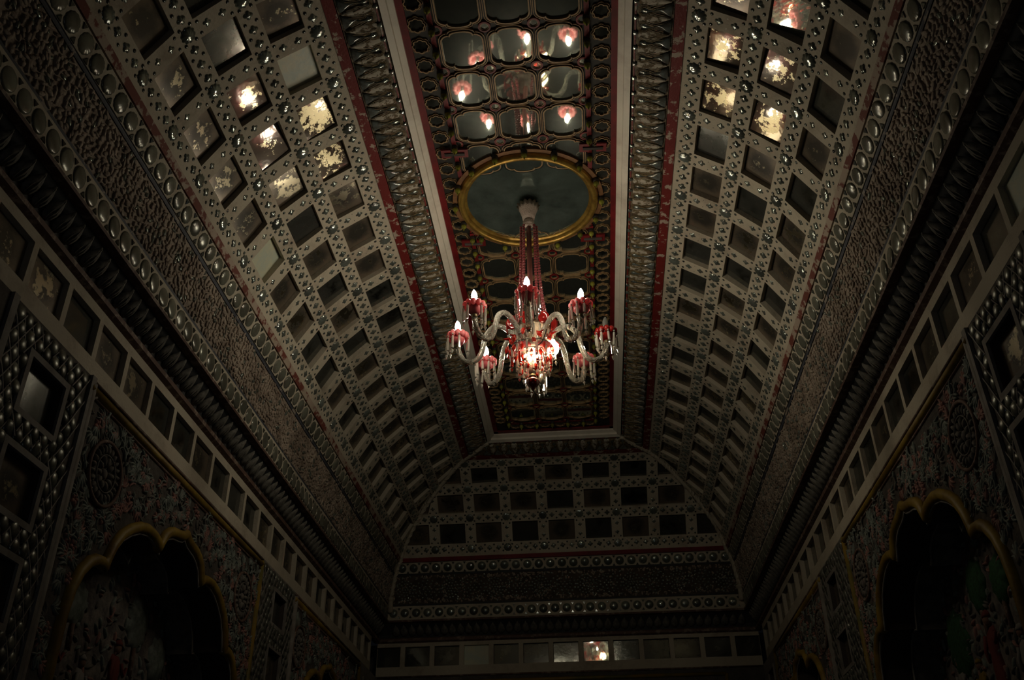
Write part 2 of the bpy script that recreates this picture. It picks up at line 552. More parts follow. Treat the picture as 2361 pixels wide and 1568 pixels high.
def band(side, sa, sb, m, off=0.0, skirt=0.0, parent=None, name='band', t0=None, t1=None, kind=None, ss=None, nrm_off=None):
    """a strip of the profile swept along the wall, mitred at the hips"""
    ss = ss or svals(sa, sb)
    V = []
    rows = []
    path = []
    for i, s in enumerate(ss):
        d, z = prof(s)
        # keep normals exact on the segment side
        T, N = tn(s, 0.004)
        path.append((d + N[0] * off, z + N[1] * off))
    if skirt:
        T, N = tn(ss[0], 0.004); path.insert(0, (path[0][0] - N[0] * skirt, path[0][1] - N[1] * skirt))
        T, N = tn(ss[-1], 0.004); path.append((path[-1][0] - N[0] * skirt, path[-1][1] - N[1] * skirt))
    for d, z in path:
        lo, hi = tlim(side, d)
        a = lo if t0 is None else max(lo, t0)
        b = hi if t1 is None else min(hi, t1)
        V.append(W3(side, a, d, z)); V.append(W3(side, b, d, z))
    F = [(2 * i, 2 * i + 1, 2 * i + 3, 2 * i + 2) for i in range(len(path) - 1)]
    me = mesh(name, V, F, m)
    return link(name, me, parent, Matrix.Identity(4), kind=kind)


def lattice(side, sbr, tbr, depth, m, name, parent):
    """plaster grid with recessed openings. sbr/tbr: lists of (start, end, is_opening)"""
    V = []; F = []

    def pt(s, t, off):
        d, z = prof(s)
        lo, hi = tlim(side, d)
        T, N = tn(s)
        return W3(side, max(lo, min(hi, t)), d + N[0] * off, z + N[1] * off)

    def quad(a, b, c, e):
        o = len(V)
        V.extend((a, b, c, e))
        F.append((o, o + 1, o + 2, o + 3))
    for (s0, s1, hs) in sbr:
        k = 1 if hs else max(1, round((s1 - s0) / 0.05))
        for (t0, t1, ht) in tbr:
            dd = prof((s0 + s1) / 2)[0]
            lo, hi = tlim(side, max(prof(s0)[0], prof(s1)[0]) if False else min(prof(s0)[0], prof(s1)[0]))
            if t0 >= hi or t1 <= lo:
                continue
            if hs and ht:
                for (sa, ta, sb_, tb) in ((s0, t0, s0, t1), (s0, t1, s1, t1), (s1, t1, s1, t0), (s1, t0, s0, t0)):
                    quad(pt(sa, ta, 0), pt(sb_, tb, 0), pt(sb_, tb, -depth), pt(sa, ta, -depth))
            else:
                for j in range(k):
                    a = s0 + (s1 - s0) * j / k; b = s0 + (s1 - s0) * (j + 1) / k
                    quad(pt(a, t0, 0), pt(a, t1, 0), pt(b, t1, 0), pt(b, t0, 0))
    me = mesh(name, V, F, m)
    return link(name, me, parent, Matrix.Identity(4))


def inside(side, t, s, half, dmarg=0.0):
    d, z = prof(s)
    lo, hi = tlim(side, d)
    if side == 'E':
        return lo + half <= t <= hi - half
    return t <= hi - half and t >= YS


YS = 2.25          # nothing of the vault nearer than this shows
random.seed(7)

# ------------------------------------------------------------------ shell
SIDES = ('L', 'R', 'E')
sname = {'L': 'left', 'R': 'right', 'E': 'end'}
root = {}
wallroot = {}
for sd in SIDES:
    # backing skin a hand's breadth behind the decoration
    ss = svals(SN['fr1'], SN['f3'])
    V = []
    for s in ss:
        d, z = prof(s)
        T, N = tn(s, 0.03)
        d -= N[0] * 0.065; z -= N[1] * 0.065
        lo, hi = tlim(sd, d)
        V.append(W3(sd, lo, d, z)); V.append(W3(sd, hi, d, z))
    F = [(2 * i, 2 * i + 1, 2 * i + 3, 2 * i + 2) for i in range(len(ss) - 1)]
    root[sd] = link('ceiling_' + sname[sd], mesh('ceiling_skin', V, F, plaster_dk), None, Matrix.Identity(4),
                    {'L': 'left mirror-set cove of the vaulted ceiling', 'R': 'right mirror-set cove of the vaulted ceiling',
                     'E': 'far end cove of the vaulted ceiling, three rows of mirrors'}[sd], 'structure')

fl = MB(); fl.add(*boxVF(-2.4, 2.4, Y0 - 0.1, LE + 0.4, -0.1, 0.0))
link('floor', fl.mesh('floor', floor_m), None, Matrix.Identity(4), 'dark floor of the hall', 'structure')
bk = MB(); bk.add(*boxVF(-2.5, 2.5, Y0 - 0.1, Y0, 0, 5.9))
link('wall_near', bk.mesh('wall_near', plaster_dk), None, Matrix.Identity(4), 'plain wall behind the viewer', 'structure')

# ------------------------------------------------------------------ lattice of mirrors in the coves
P_T = 0.3706
TY = {'L': 3.403, 'R': 3.492, 'E': -0.574}
PT_ = {'L': P_T, 'R': P_T, 'E': 0.3951}
cols = [SN['Md'], SN['Mc'], SN['Mb'], SN['Ma']]
HW = 0.058                   # half width of the plaster bands
pane_h = (cols[1] - cols[0]) - 2 * HW


def shared(name, vf, m, smooth=True):
    return mesh(name, vf[0], vf[1], m, None, smooth)


med_me = shared('medallion', domeVF(lobed(0.046, 10, 0.14, 4), 0.012), bead_glass)
qua_me = shared('quatrefoil', domeVF(lobed(0.0285, 4, 0.42, 6), 0.009), bead_glass)
qua_me2 = shared('quatrefoil', domeVF(lobed(0.0285, 4, 0.42, 6), 0.009), bead_glass)
dotVF = domeVF(scallop(0.0105, 1, 0, 8), 0.0045)
ov_me = shared('oval_glass', domeVF(lobed(0.0505, 12, 0.06, 4), 0.008), oval_glass)
ov2_me = shared('oval_glass', domeVF(scallop(0.051, 1, 0, 18, 1, 1.12), 0.008), oval_glass)
ovE_me = shared('oval_glass', domeVF(scallop(0.046, 1, 0, 20), 0.024), bead_glass)

# seat rings (a low plaster collar that makes the glass sit in the wall)
pane_cache = {}


def pane_mesh(w_, h_, m):
    k = (round(w_, 4), round(h_, 4), m.name)
    if k not in pane_cache:
        b = 0.006
        V = [(-w_ / 2, -h_ / 2, 0), (w_ / 2, -h_ / 2, 0), (w_ / 2, h_ / 2, 0), (-w_ / 2, h_ / 2, 0),
             (-w_ / 2 + b, -h_ / 2 + b, 0.003), (w_ / 2 - b, -h_ / 2 + b, 0.003), (w_ / 2 - b, h_ / 2 - b, 0.003), (-w_ / 2 + b, h_ / 2 - b, 0.003)]
        F = [(4, 5, 6, 7), (0, 1, 5, 4), (1, 2, 6, 5), (2, 3, 7, 6), (3, 0, 4, 7), (0, 3, 2, 1)]
        pane_cache[k] = mesh('mirror_pane', V, F, m)
    return pane_cache[k]


def tilt(m, ax, ay):
    return m @ Matrix.Rotation(ax, 4, 'X') @ Matrix.Rotation(ay, 4, 'Y')


CAMP = Vector((0.2737, 0.0, ZO))


def aim(m, q, wgt):  # tilt chosen so the pane catches the light at q
    """tilts a pane so that it reflects q toward the camera"""
    p = m.to_translation()
    n0 = m.to_3x3() @ Vector((0, 0, 1))
    n1 = ((CAMP - p).normalized() + (Vector(q) - p).normalized()).normalized()
    n = (n0 * (1 - wgt) + n1 * wgt).normalized()
    a = (m.to_3x3() @ Vector((1, 0, 0)))
    a = (a - n * a.dot(n)).normalized()
    b = n.cross(a)
    r = Matrix.Identity(4)
    for i in range(3):
        r[i][0] = a[i]; r[i][1] = b[i]; r[i][2] = n[i]; r[i][3] = p[i]
    return r


AIM = {('R', 2, 0): ((0.33, 4.75, 3.22), 1.0), ('R', 1, 0): ((0.05, 4.62, 3.22), 1.0), ('R', 2, 1): ((0.0, 4.9, 3.05), 0.6), ('R', 1, 1): ((0.33, 4.75, 3.22), 0.9), ('R', 1, -1): ((0.1, 5.0, 3.0), 0.9),
       ('L', 2, 1): ((0.0, 4.62, 3.22), 0.9), ('L', 1, 0): ((-0.3, 4.75, 3.22), 0.75), ('L', 1, 1): ((0.0, 4.62, 3.22), 0.9), ('L', 2, 2): ((0.2, 4.9, 3.2), 0.4)}
for sd in SIDES:
    p = PT_[sd]; y0 = TY[sd]
    ks = range(-4, 18) if sd != 'E' else range(-4, 8)
    sbr = []
    sbr.append((SN['lat0'], cols[0] + HW, False))
    for i in range(3):
        sbr.append((cols[i] + HW, cols[i + 1] - HW, True))
        sbr.append((cols[i + 1] - HW, cols[i + 1] + HW if i < 2 else SN['lat1'] + 0.004, False))
    tbr = [(Y0 if sd != 'E' else -3.0, y0 + ks[0] * p - HW, False)]
    for k in ks:
        c = y0 + k * p
        tbr.append((c - HW, c + HW, False))
        tbr.append((c + HW, c + p - HW, True))
    lattice(sd, sbr, tbr, 0.05, plaster, 'plaster_lattice', root[sd])
    # panes
    npane = 0
    for i in range(3):
        sm = (cols[i] + cols[i + 1]) / 2
        d, z = prof(sm)
        for k in ks:
            tc = y0 + (k + 0.5) * p
            lo, hi = tlim(sd, d)
            if sd != 'E' and (tc < YS or tc - p / 2 > hi):
                continue
            wp = p - 2 * HW + 0.004
            a = tc - wp / 2; b = tc + wp / 2
            if sd == 'E' and (b < lo or a > hi):
                continue
            d1 = prof(cols[i + 1] - HW)[0]
            l2, h2 = tlim(sd, d1)
            m = frame(sd, tc, sm, -0.030, 0.1)
            g = random.random()
            mt = old_mirror if g < 0.62 else grey_mirror
            if sd == 'L' and (i, k) in ((2, 0), (0, 3)):
                mt = pale_mirror
            if sd == 'L' and (i, k) == (1, 3):
                mt = grey_mirror
            am = AIM.get((sd, i, k))
            if am:
                mt = clear_mirror if (sd, i, k) == ('R', 1, -1) else (silver_mirror if sd == 'R' or i == 2 else brown_mirror)
            if a >= l2 and b <= h2:
                me = pane_mesh(wp, pane_h + 0.004, mt)
            else:                                   # cut by the hip
                dlo = prof(cols[i] + HW)[0]
                V = []
                for (ee, dd) in ((-1, dlo), (1, dlo), (1, d1), (-1, d1)):
                    L_, H_ = tlim(sd, dd)
                    tt = max(L_, min(H_, tc + ee * wp / 2)) - tc
                    if sd == 'L' or True:
                        q = (m.inverted() @ W3(sd, tc + tt, d, z))
                    hh = (pane_h + 0.004) / 2 * (-1 if dd == dlo else 1)
                    V.append((q[0], hh, 0))
                if abs(V[0][0] - V[1][0]) < 0.02 and abs(V[2][0] - V[3][0]) < 0.02:
                    continue
                me = mesh('mirror_pane', V, [(0, 1, 2, 3)], mt)
                mm = m
            ax = random.gauss(0, 0.018); ay = random.gauss(0, 0.018)
            if am:
                q_ = Vector(am[0]); q_[2] += ZO
                mt_ = aim(m, q_, am[1])
            else:
                mt_ = tilt(m, ax, ay)
            link('mirror_pane', me, root[sd], mt_)
            npane += 1
    # medallions, quatrefoils and dots
    quads = []; dots = MB()
    for i in range(4):
        for k in ks:
            t = y0 + k * p
            if inside(sd, t, cols[i], 0.045):
                link('medallion', med_me, root[sd], frame(sd, t, cols[i], 0.001))
            for j in range(3):
                tt = t + p * (j + 1) / 4 + (0.0)
                if inside(sd, tt, cols[i], 0.03):
                    quads.append((tt, cols[i], 0))
            for j in range(4):
                for e in (-1, 1):
                    tt = t + p * (j + 0.5) / 4
                    s2 = cols[i] + e * 0.034
                    if inside(sd, tt, s2, 0.02):
                        dots.add(*dotVF, 0, frame(sd, tt, s2, 0.001))
            if i < 3:
                for j in range(2):
                    s2 = cols[i] + (cols[i + 1] - cols[i]) * (0.36 + 0.28 * j)
                    if inside(sd, t, s2, 0.03):
                        quads.append((t, s2, 1))
                for j in range(3):
                    s2 = cols[i] + (cols[i + 1] - cols[i]) * (0.22 + 0.28 * j)
                    for e in (-1, 1):
                        if inside(sd, t + e * 0.034, s2, 0.02):
                            dots.add(*dotVF, 0, frame(sd, t + e * 0.034, s2, 0.001))
    if sd != 'E':
        quads.sort(key=lambda q: q[0])
    rest = MB()
    qvf = domeVF(lobed(0.0285, 4, 0.42, 6), 0.009)
    for n_, (t, s, f) in enumerate(quads):
        fm = frame(sd, t, s, 0.001)
        if n_ < 298:
            link('quatrefoil', qua_me, root[sd], fm @ Matrix.Rotation(random.uniform(-0.25, 0.25), 4, 'Z') @ Matrix.Rotation(random.gauss(0, 0.05), 4, 'X'))
        else:
            rest.add(*qvf, 0, fm)
    if rest.V:
        link('far_quatrefoils', rest.mesh('far_quatrefoils', bead_glass, True), root[sd], Matrix.Identity(4), kind='stuff')
    link('small_beads', dots.mesh('small_beads', dark_glass, True), root[sd], Matrix.Identity(4), kind='stuff')

# ------------------------------------------------------------------ the bands of the profile
for sd in SIDES:
    R0 = root[sd]
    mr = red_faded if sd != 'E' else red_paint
    band(sd, SN['r2a'], SN['r2b'], mr, 0.004, 0.02, R0, 'red_stripe')
    band(sd, SN['r2b'], SN['lat0'], plaster, 0.0, 0.0, R0, 'plaster_edge')
    band(sd, SN['lat1'] - 0.002, SN['r1a'], plaster, 0.0, 0.03, R0, 'plaster_edge')
    band(sd, SN['r1a'], SN['r1b'], red_worn, 0.006, 0.03, R0, 'red_stripe')
    band(sd, SN['uc0'], SN['uc1'], corn_dk, 0.0, 0.02, R0, 'cornice_ground')
    band(sd, SN['b1'] + 0.010, SN['ov1b'], plaster, 0.0, 0.02, R0, 'plaster_strip')
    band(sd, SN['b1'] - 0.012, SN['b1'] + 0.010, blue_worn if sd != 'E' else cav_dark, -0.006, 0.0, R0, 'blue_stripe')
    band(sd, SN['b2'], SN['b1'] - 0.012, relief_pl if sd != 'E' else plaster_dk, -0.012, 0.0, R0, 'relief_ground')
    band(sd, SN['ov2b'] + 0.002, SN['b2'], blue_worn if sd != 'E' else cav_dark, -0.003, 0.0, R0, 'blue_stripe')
    band(sd, SN['ov2a'], SN['ov2b'] + 0.002, plaster, 0.0, 0.02, R0, 'plaster_strip')
    band(sd, SN['lip0'], SN['ov2a'], brown_mould, 0.0, 0.0, R0, 'moulding')
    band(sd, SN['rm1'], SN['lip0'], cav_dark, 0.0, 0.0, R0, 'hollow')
    band(sd, SN['rm0'] - 0.002, SN['rm1'], brown_mould, 0.0, 0.0, R0, 'moulding')
    # ovals
    if sd == 'E':
        rows = ((SN['b1'] * 0.5 + SN['ov1b'] * 0.5 + 0.004, 0.1236, 0.0, ovE_me, 0.045, 11), ((SN['ov2a'] + SN['ov2b']) / 2, 0.1235, 0.03, ovE_me, 0.045, 11))
    else:
        rows = ((SN['b1'] * 0.5 + SN['ov1b'] * 0.5 + 0.004, 0.1178, 4.316 if sd == 'L' else 4.36, ov_me, 0.05, 11), ((SN['ov2a'] + SN['ov2b']) / 2, 0.1165, 4.066 if sd == 'L' else 4.1, ov2_me, 0.05, 11))
    tri = MB()
    for (s, pp, t0, me, half, nn) in rows:
        for k in range(-60, 60):
            t = t0 + k * pp
            if inside(sd, t, s, half):
                link('oval_glass', me, R0, tilt(frame(sd, t, s, 0.001), random.gauss(0, 0.07), random.gauss(0, 0.05)))
            tt = t + pp / 2
            for e in (-1, 1):
                s2 = s + e * 0.043
                if inside(sd, tt, s2, 0.03):
                    o_ = [(-0.016, 0.010 * e), (0.016, 0.010 * e), (0.0, -0.016 * e)]
                    if e < 0:
                        o_ = o_[::-1]
                    tri.add(*domeVF(o_, 0.004, 0.003, True), 0, frame(sd, tt, s2, 0.001))
    link('corner_glass', tri.mesh('corner_glass', dark_glass), R0, Matrix.Identity(4), kind='stuff')
    # flower relief: irregular raised pieces, and on the end wall glass beads set as rosettes
    rel = MB()
    sa, sb = SN['b2'] + 0.012, SN['b1'] - 0.022
    lo, hi = (YS, LE) if sd != 'E' else (-W, W)
    t = lo
    if sd != 'E':
        while t < hi:
            s = sa + 0.008
            row = 0
            while s < sb:
                tt = t + random.uniform(-0.012, 0.012); s_ = s + random.uniform(-0.009, 0.009)
                if inside(sd, tt, s_, 0.02) and sa < s_ < sb:
                    L_ = random.uniform(0.012, 0.026); B_ = random.uniform(0.006, 0.012)
                    n = 7
                    o_ = [(L_ * math.cos(2 * PI * q / n) * random.uniform(.8, 1.15), B_ * math.sin(2 * PI * q / n) * random.uniform(.8, 1.2)) for q in range(n)]
                    rel.add(*domeVF(o_, random.uniform(0.006, 0.010), 0.004, True), 0 if random.random() < 0.9 else 1,
                            frame(sd, tt, s_, -0.011) @ Matrix.Rotation(random.choice((0.5, -0.5, 1.2, -1.2, 0, 1.57)) + random.uniform(-.3, .3), 4, 'Z'))
                s += 0.0235
            t += 0.036
    else:
        for j, cx in enumerate([x * 0.243 for x in range(-7, 8)]):
            big = j % 2 == 1
            sm = (sa + sb) / 2
            for ring, (rr, n) in enumerate(((0, 1), (0.03, 6), (0.062, 11), (0.094, 16))):
                for q in range(n):
                    a = 2 * PI * q / n
                    tt = cx + rr * math.cos(a) * (1.45 if big else 0.95); s_ = sm + rr * math.sin(a)
                    if inside(sd, tt, s_, 0.015):
                        rel.add(*domeVF(scallop(0.0125, 1, 0, 8), 0.009, 0.003), 1, frame(sd, tt, s_, -0.010))
        for q in range(900):
            tt = random.uniform(lo, hi); s_ = random.choice((random.uniform(sa, sb), random.uniform(sa, sa + 0.04), random.uniform(sb - 0.03, sb)))
            if inside(sd, tt, s_, 0.02):
                L_ = random.uniform(0.006, 0.014)
                rel.add(*domeVF(scallop(L_, 2, 0.3, 8), 0.006, 0.003), 0 if random.random() < 0.8 else 1, frame(sd, tt, s_, -0.011) @ Matrix.Rotation(random.uniform(0, 3), 4, 'Z'))
    link('flower_relief', rel.mesh('flower_relief', [relief_pl, bead_glass], True), R0, Matrix.Identity(4), kind='stuff')

# ------------------------------------------------------------------ upper leaf cornice
pitch_u = 0.1114
wuc = SN['uc1'] - SN['uc0']


def blade(pts, wd, h):
    """leaf shape along the s direction. pts: list of (s, halfwidth)"""
    o_ = [(w_, s) for s, w_ in pts] + [(-w_, s) for s, w_ in reversed(pts)]
    cx = sum(a for a, b in o_) / len(o_); cy = sum(b for a, b in o_) / len(o_)
    o_ = [(a - cx, b - cy) for a, b in o_]
    V, F = domeVF(o_, h, 0.004)
    return [(x + cx, y + cy, z) for x, y, z in V], F


leafU = mesh('white_leaf', *blade([(0.012, 0.004), (0.04, 0.015), (0.07, 0.024), (0.105, 0.033), (0.145, 0.036), (0.168, 0.034), (0.184, 0.022)], 1, 0.007), leaf_white, None, True)
tearU = mesh('teardrop_glass', *blade([(0.085, 0.002), (0.105, 0.005), (0.122, 0.010), (0.138, 0.0155), (0.154, 0.0185), (0.168, 0.0155), (0.177, 0.007)], 1, 0.012), bead_glass, None, True)
footU = mesh('foot_glass', *blade([(0.004, 0.043), (0.028, 0.034), (0.046, 0.024), (0.062, 0.013), (0.078, 0.006), (0.090, 0.002)], 1, 0.008), foot_glass, None, True)
triU = mesh('tip_glass', *blade([(0.182, 0.003), (0.198, 0.012), (0.212, 0.019)], 1, 0.004), bead_glass, None, True)
ringV = MB()
for k_, (g, off) in enumerate(((0.006, 0.008), (0.013, 0.007), (0.020, 0.006))):
    pts = []
    for q in range(13):
        a = -0.35 * PI + 1.7 * PI * q / 12
        pts.append(((0.0185 + g) * math.cos(a), 0.154 + (0.018 + g) * math.sin(a), off))
    pts = [(0.004 + g * 0.4, 0.10, off)] + [p_ for p_ in pts if p_[1] > 0.135 or True][0:13] + [(-0.004 - g * 0.4, 0.10, off)]
    ringV.add(*tubeVF(pts, 0.0016, 4), 0)
for q in (-1, 1):
    for j in range(3):
        ringV.add(*tubeVF([(q * (0.028 + 0.008 * j), 0.045 + 0.018 * j, 0.008), (q * (0.020 + 0.006 * j), 0.08 + 0.018 * j, 0.009), (q * (0.008 + 0.006 * j), 0.112 + 0.015 * j, 0.008)], 0.0016, 4), 0)
ringU = ringV.mesh('contour_lines', corn_line)
lineU = []
for sd in SIDES:
    pp = pitch_u if sd != 'E' else 0.118
    t0 = {'L': 4.609, 'R': 4.58, 'E': 0.0}[sd]
    for k in range(-60, 60):
        t = t0 + k * pp
        if not inside(sd, t, SN['uc0'], 0.03) or (sd == 'E' and abs(t) > 0.74):
            continue
        for dt, me, nm in ((0, tearU, 'teardrop_glass'), (pp / 2, leafU, 'white_leaf'), (pp / 2, triU, 'tip_glass'), (0, footU, 'foot_glass'), (0, ringU, 'contour_lines')):
            tt = t + dt
            sref = SN['uc0'] + 0.11
            if not inside(sd, tt, SN['uc0'] + (0.02 if nm == 'foot_glass' else 0.16), 0.02):
                continue
            fm = frame(sd, tt, sref, 0.003, 0.09)
            fm = fm @ Matrix.Translation((0, -0.105, 0)) @ Matrix.Rotation(random.gauss(0, 0.04), 4, 'Z')
            link(nm, me, root[sd], fm)
    # thin red line beside the white frame
    band(sd, SN['uc1'] - 0.012, SN['uc1'] - 0.002, red_worn, 0.006, 0.01, root[sd], 'red_line')

# ------------------------------------------------------------------ lower leaf cornice
wl = SN['lip0'] - SN['rm1']
leafL = MB()
leafL.add(*blade([(0.012, 0.012), (0.035, 0.033), (0.06, 0.038), (0.085, 0.034), (0.11, 0.023), (0.13, 0.008), (0.142, 0.002)], 1, 0.016))
leafL.add(*tubeVF([(0, 0.02, 0.012), (0, 0.07, 0.019), (0, 0.13, 0.008)], 0.003, 4))
for e in (-1, 1):
    leafL.add(*tubeVF([(e * 0.012, 0.02, 0.012), (e * 0.017, 0.06, 0.015), (e * 0.006, 0.12, 0.008)], 0.0025, 4))
leafL_me = leafL.mesh('cornice_leaf', leaf_dark, True)
for sd in SIDES:
    pp = 0.0866
    t0 = {'L': 3.888, 'R': 3.90, 'E': 0.02}[sd]
    for k in range(-60, 80):
        t = t0 + k * pp
        if inside(sd, t, SN['lip0'], 0.03):
            fm = frame(sd, t, SN['rm1'] + 0.085, 0.004, 0.07)
            fm = fm @ Matrix.Translation((0, -0.082, 0.006)) @ Matrix.Rotation(0.10, 4, 'X')
            link('cornice_leaf', leafL_me, root[sd], fm)

# ------------------------------------------------------------------ hip ribs: rope mouldings from the frame corners down the hips
for sgn, nm in ((-1, 'trim_1'), (1, 'trim_2')):
    pts = []
    s = SN['f0']
    while s > SN['b2'] + 0.06:
        d, z = prof(s)
        T, N = tn(s, 0.04)
        pts.append(Vector((sgn * (W - d - N[0] * 0.004), LE - d - N[0] * 0.004, z + N[1] * 0.004 + ZO)))
        s -= 0.012
    mb = MB()
    mb.add(*tubeVF(pts[::3], 0.022, 10))
    rp = link(nm, mb.mesh('hip_rib', plaster, True), None, Matrix.Identity(4), 'rope moulded rib down the %s hip of the vault' % ('left' if sgn < 0 else 'right'), 'structure')
    mb = MB()
    for e in (0, PI):
        tw = []
        for i, p in enumerate(pts):
            t = (pts[min(i + 1, len(pts) - 1)] - pts[max(i - 1, 0)]).normalized()
            a = t.orthogonal().normalized(); b = t.cross(a)
            th = i * 0.55 + e
            tw.append(p + (a * math.cos(th) + b * math.sin(th)) * 0.019)
        mb.add(*tubeVF(tw, 0.010, 5))
    link('rope_strand', mb.mesh('rope_strand', plaster, True), rp, Matrix.Identity(4))
    mb = MB()
    mb.add(*latheVF([(0.012, -0.16), (0.03, -0.15), (0.026, -0.05), (0.03, -0.03), (0.045, -0.02), (0.045, 0.0), (0.02, 0.01)], 12))
    link('capital', mb.mesh('capital', plaster, True), rp, Matrix.Translation(pts[-1]))

# ------------------------------------------------------------------ white frame of the ceiling panel
panel_front = YS - 0.6
for sd in SIDES:
    nm = {'L': 'trim_3', 'R': 'trim_4', 'E': 'trim_5'}[sd]
    o = band(sd, SN['f0'], SN['f3'], white_m, 0.0, 0.0, None, nm, kind='structure')
    o['label'] = {'L': 'long cream frame moulding on the left of the ceiling panel', 'R': 'long cream frame moulding on the right of the ceiling panel',
                  'E': 'short cream frame moulding at the far end of the ceiling panel'}[sd]

# ------------------------------------------------------------------ flat ceiling panel
ZC = 4.292 + ZO
XI = W - 1.392
YE = LE - 1.392
cb = MB()
cb.add(*boxVF(-XI - 0.02, XI + 0.02, Y0, YE + 0.02, ZC, ZC + 0.05))
ceil = link('ceiling', cb.mesh('ceiling_board', board), None, Matrix.Identity(4), 'dark painted flat ceiling panel set with cusped mirrors', 'structure')


def flip(V):
    """local (a,b,c) hanging under the ceiling: c points down"""
    return V


def CM(x, y, off=0.0):
    # a -> +x, b -> +y mirrored so that c points down; det +1: (x, -y, -z)
    m = Matrix.Identity(4)
    m[1][1] = -1; m[2][2] = -1
    m[0][3], m[1][3], m[2][3] = x, y, ZC - off
    return m


def cusped(hw, hh, bw, bh, r):
    """outline of the mirror: rounded rectangle with a wider hump on top and bottom"""
    q = []
    # right-top quadrant from (hw,0) to (0, hh+bh)
    q.append((hw, 0.0)); q.append((hw, hh * 0.45))
    for i in range(5):
        a = (PI / 2) * i / 4
        q.append((hw - r + r * math.cos(a), hh - r + r * math.sin(a)))
    q.append((bw + 0.010, hh - 0.001))
    q.append((bw, hh - 0.005))
    for i in range(1, 5):
        a = (PI / 2) * i / 5
        q.append((bw * math.cos(a) ** 0.8, hh - 0.002 + bh * math.sin(a)))
    full = []
    full += q
    full.append((0, hh - 0.002 + bh))
    full += [(-x, y) for x, y in reversed(q[1:])]
    full.append((-hw, 0.0))
    full += [(-x, -y) for x, y in q[1:]]
    full.append((0, -hh + 0.002 - bh))
    full += [(x, -y) for x, y in reversed(q[1:])]
    return full


o_out = cusped(0.1345, 0.129, 0.078, 0.024, 0.055)
o_o2 = cusped(0.1312, 0.1257, 0.076, 0.024, 0.053)
o_m1 = cusped(0.1235, 0.118, 0.069, 0.024, 0.048)
o_m2 = cusped(0.1165, 0.1105, 0.064, 0.024, 0.043)
rg = MB()
rg.add(*ringVF(o_out, o_o2, 0.0, 0.012), 0)
rg.add(*ringVF(o_o2, o_m1, 0.008, 0.009), 1)
rg.add(*ringVF(o_m1, o_m2, 0.0, 0.017), 0)
ring_me = rg.mesh('cusped_frame', [gold, board])
pane_c = mesh('mirror_pane', [(a, b, 0.003) for a, b in o_m2], [tuple(range(len(o_m2)))], clear_mirror)
ro = MB()
ro.add(*ringVF(scallop(0.036, 1, 0, 20), scallop(0.026, 1, 0, 20), 0, 0.012), 1)
ro.add(*ringVF(scallop(0.026, 1, 0, 20), scallop(0.0215, 1, 0, 20), 0, 0.008), 0)
redring_me = ro.mesh('red_ring', [gold, red_paint], False)
rpane_me = mesh('round_mirror_pane', [(a, b, 0.003) for a, b in scallop(0.023, 1, 0, 20)], [tuple(range(20))], clear_mirror)
sc_o = lobed(0.060, 8, 0.15, 6)
rs = MB()
rs.add(*ringVF(sc_o, scaled(sc_o, 0.95), 0, 0.008), 0)
rs.add(*ringVF(scaled(sc_o, 0.84), scaled(sc_o, 0.74), 0, 0.014), 0)
ros_me = rs.mesh('scalloped_frame', gold)
rosp_me = mesh('rosette_glass', [(a * 0.76, b * 0.76, 0.003) for a, b in sc_o], [tuple(range(48))], grey_mirror)
RX = (-0.2765, 0.0, 0.2750)
specific = {}
for k in range(-4, 16):
    y = 3.722 + 0.3062 * k
    if k in (4,):
        continue
    for j, x in enumerate(RX):
        if k == 5 or (k == 5 and j == 1):
            continue
        link('cusped_frame', ring_me, ceil, CM(x, y, 0.0))
        m = CM(x, y, 0.0)
        link('mirror_pane', pane_c, ceil, tilt(m, random.gauss(0, 0.012), random.gauss(0, 0.012)))
    for x in (-0.412, -0.138, 0.138, 0.410):
        yy = y + 0.1531
        if (x * x + (yy - 5.08) ** 2) < 0.46 ** 2:
            continue
        link('red_ring', redring_me, ceil, CM(x, yy, 0.0))
        link('round_mirror_pane', rpane_me, ceil, tilt(CM(x, yy, 0.0), random.gauss(0, 0.01), random.gauss(0, 0.01)))
# scalloped rosettes along both edges and across the far end
for e in (-1, 1):
    for k in range(-16, 24):
        y = 5.012 + 0.149 * k
        if y < YS or y > YE - 0.1:
            continue
        link('scalloped_frame', ros_me, ceil, CM(e * 0.515, y, 0.0))
        link('rosette_glass', rosp_me, ceil, CM(e * 0.515, y, 0.0))
for k in range(-2, 4):
    link('scalloped_frame', ros_me, ceil, CM(-0.075 + 0.15 * k, YE - 0.148, 0.0))
    link('rosette_glass', rosp_me, ceil, CM(-0.075 + 0.15 * k, YE - 0.148, 0.0))
# red borders, red tapes
for nm, b_ in (('red_border', (-XI - 0.005, -XI + 0.042, Y0, YE)), ('red_border', (XI - 0.036, XI + 0.005, Y0, YE)), ('red_border', (-XI, XI, YE - 0.045, YE + 0.005))):
    mb = MB(); mb.add(*boxVF(b_[0], b_[1], b_[2], b_[3], ZC - 0.012, ZC + 0.01))
    link(nm, mb.mesh('red_border', red_paint), ceil, Matrix.Identity(4))
for e in (-1, 1):
    for y0_, y1_ in ((Y0, 4.78), (5.40, YE - 0.22)):
        mb = MB(); mb.add(*boxVF(e * 0.434 - 0.014, e * 0.434 + 0.014, y0_, y1_, ZC - 0.022, ZC - 0.018))
        link('red_tape', mb.mesh('red_tape', red_paint), ceil, Matrix.Identity(4))
mb = MB(); mb.add(*boxVF(-0.44, 0.44, YE - 0.236, YE - 0.208, ZC - 0.022, ZC - 0.018))
link('red_tape', mb.mesh('red_tape', red_paint), ceil, Matrix.Identity(4))
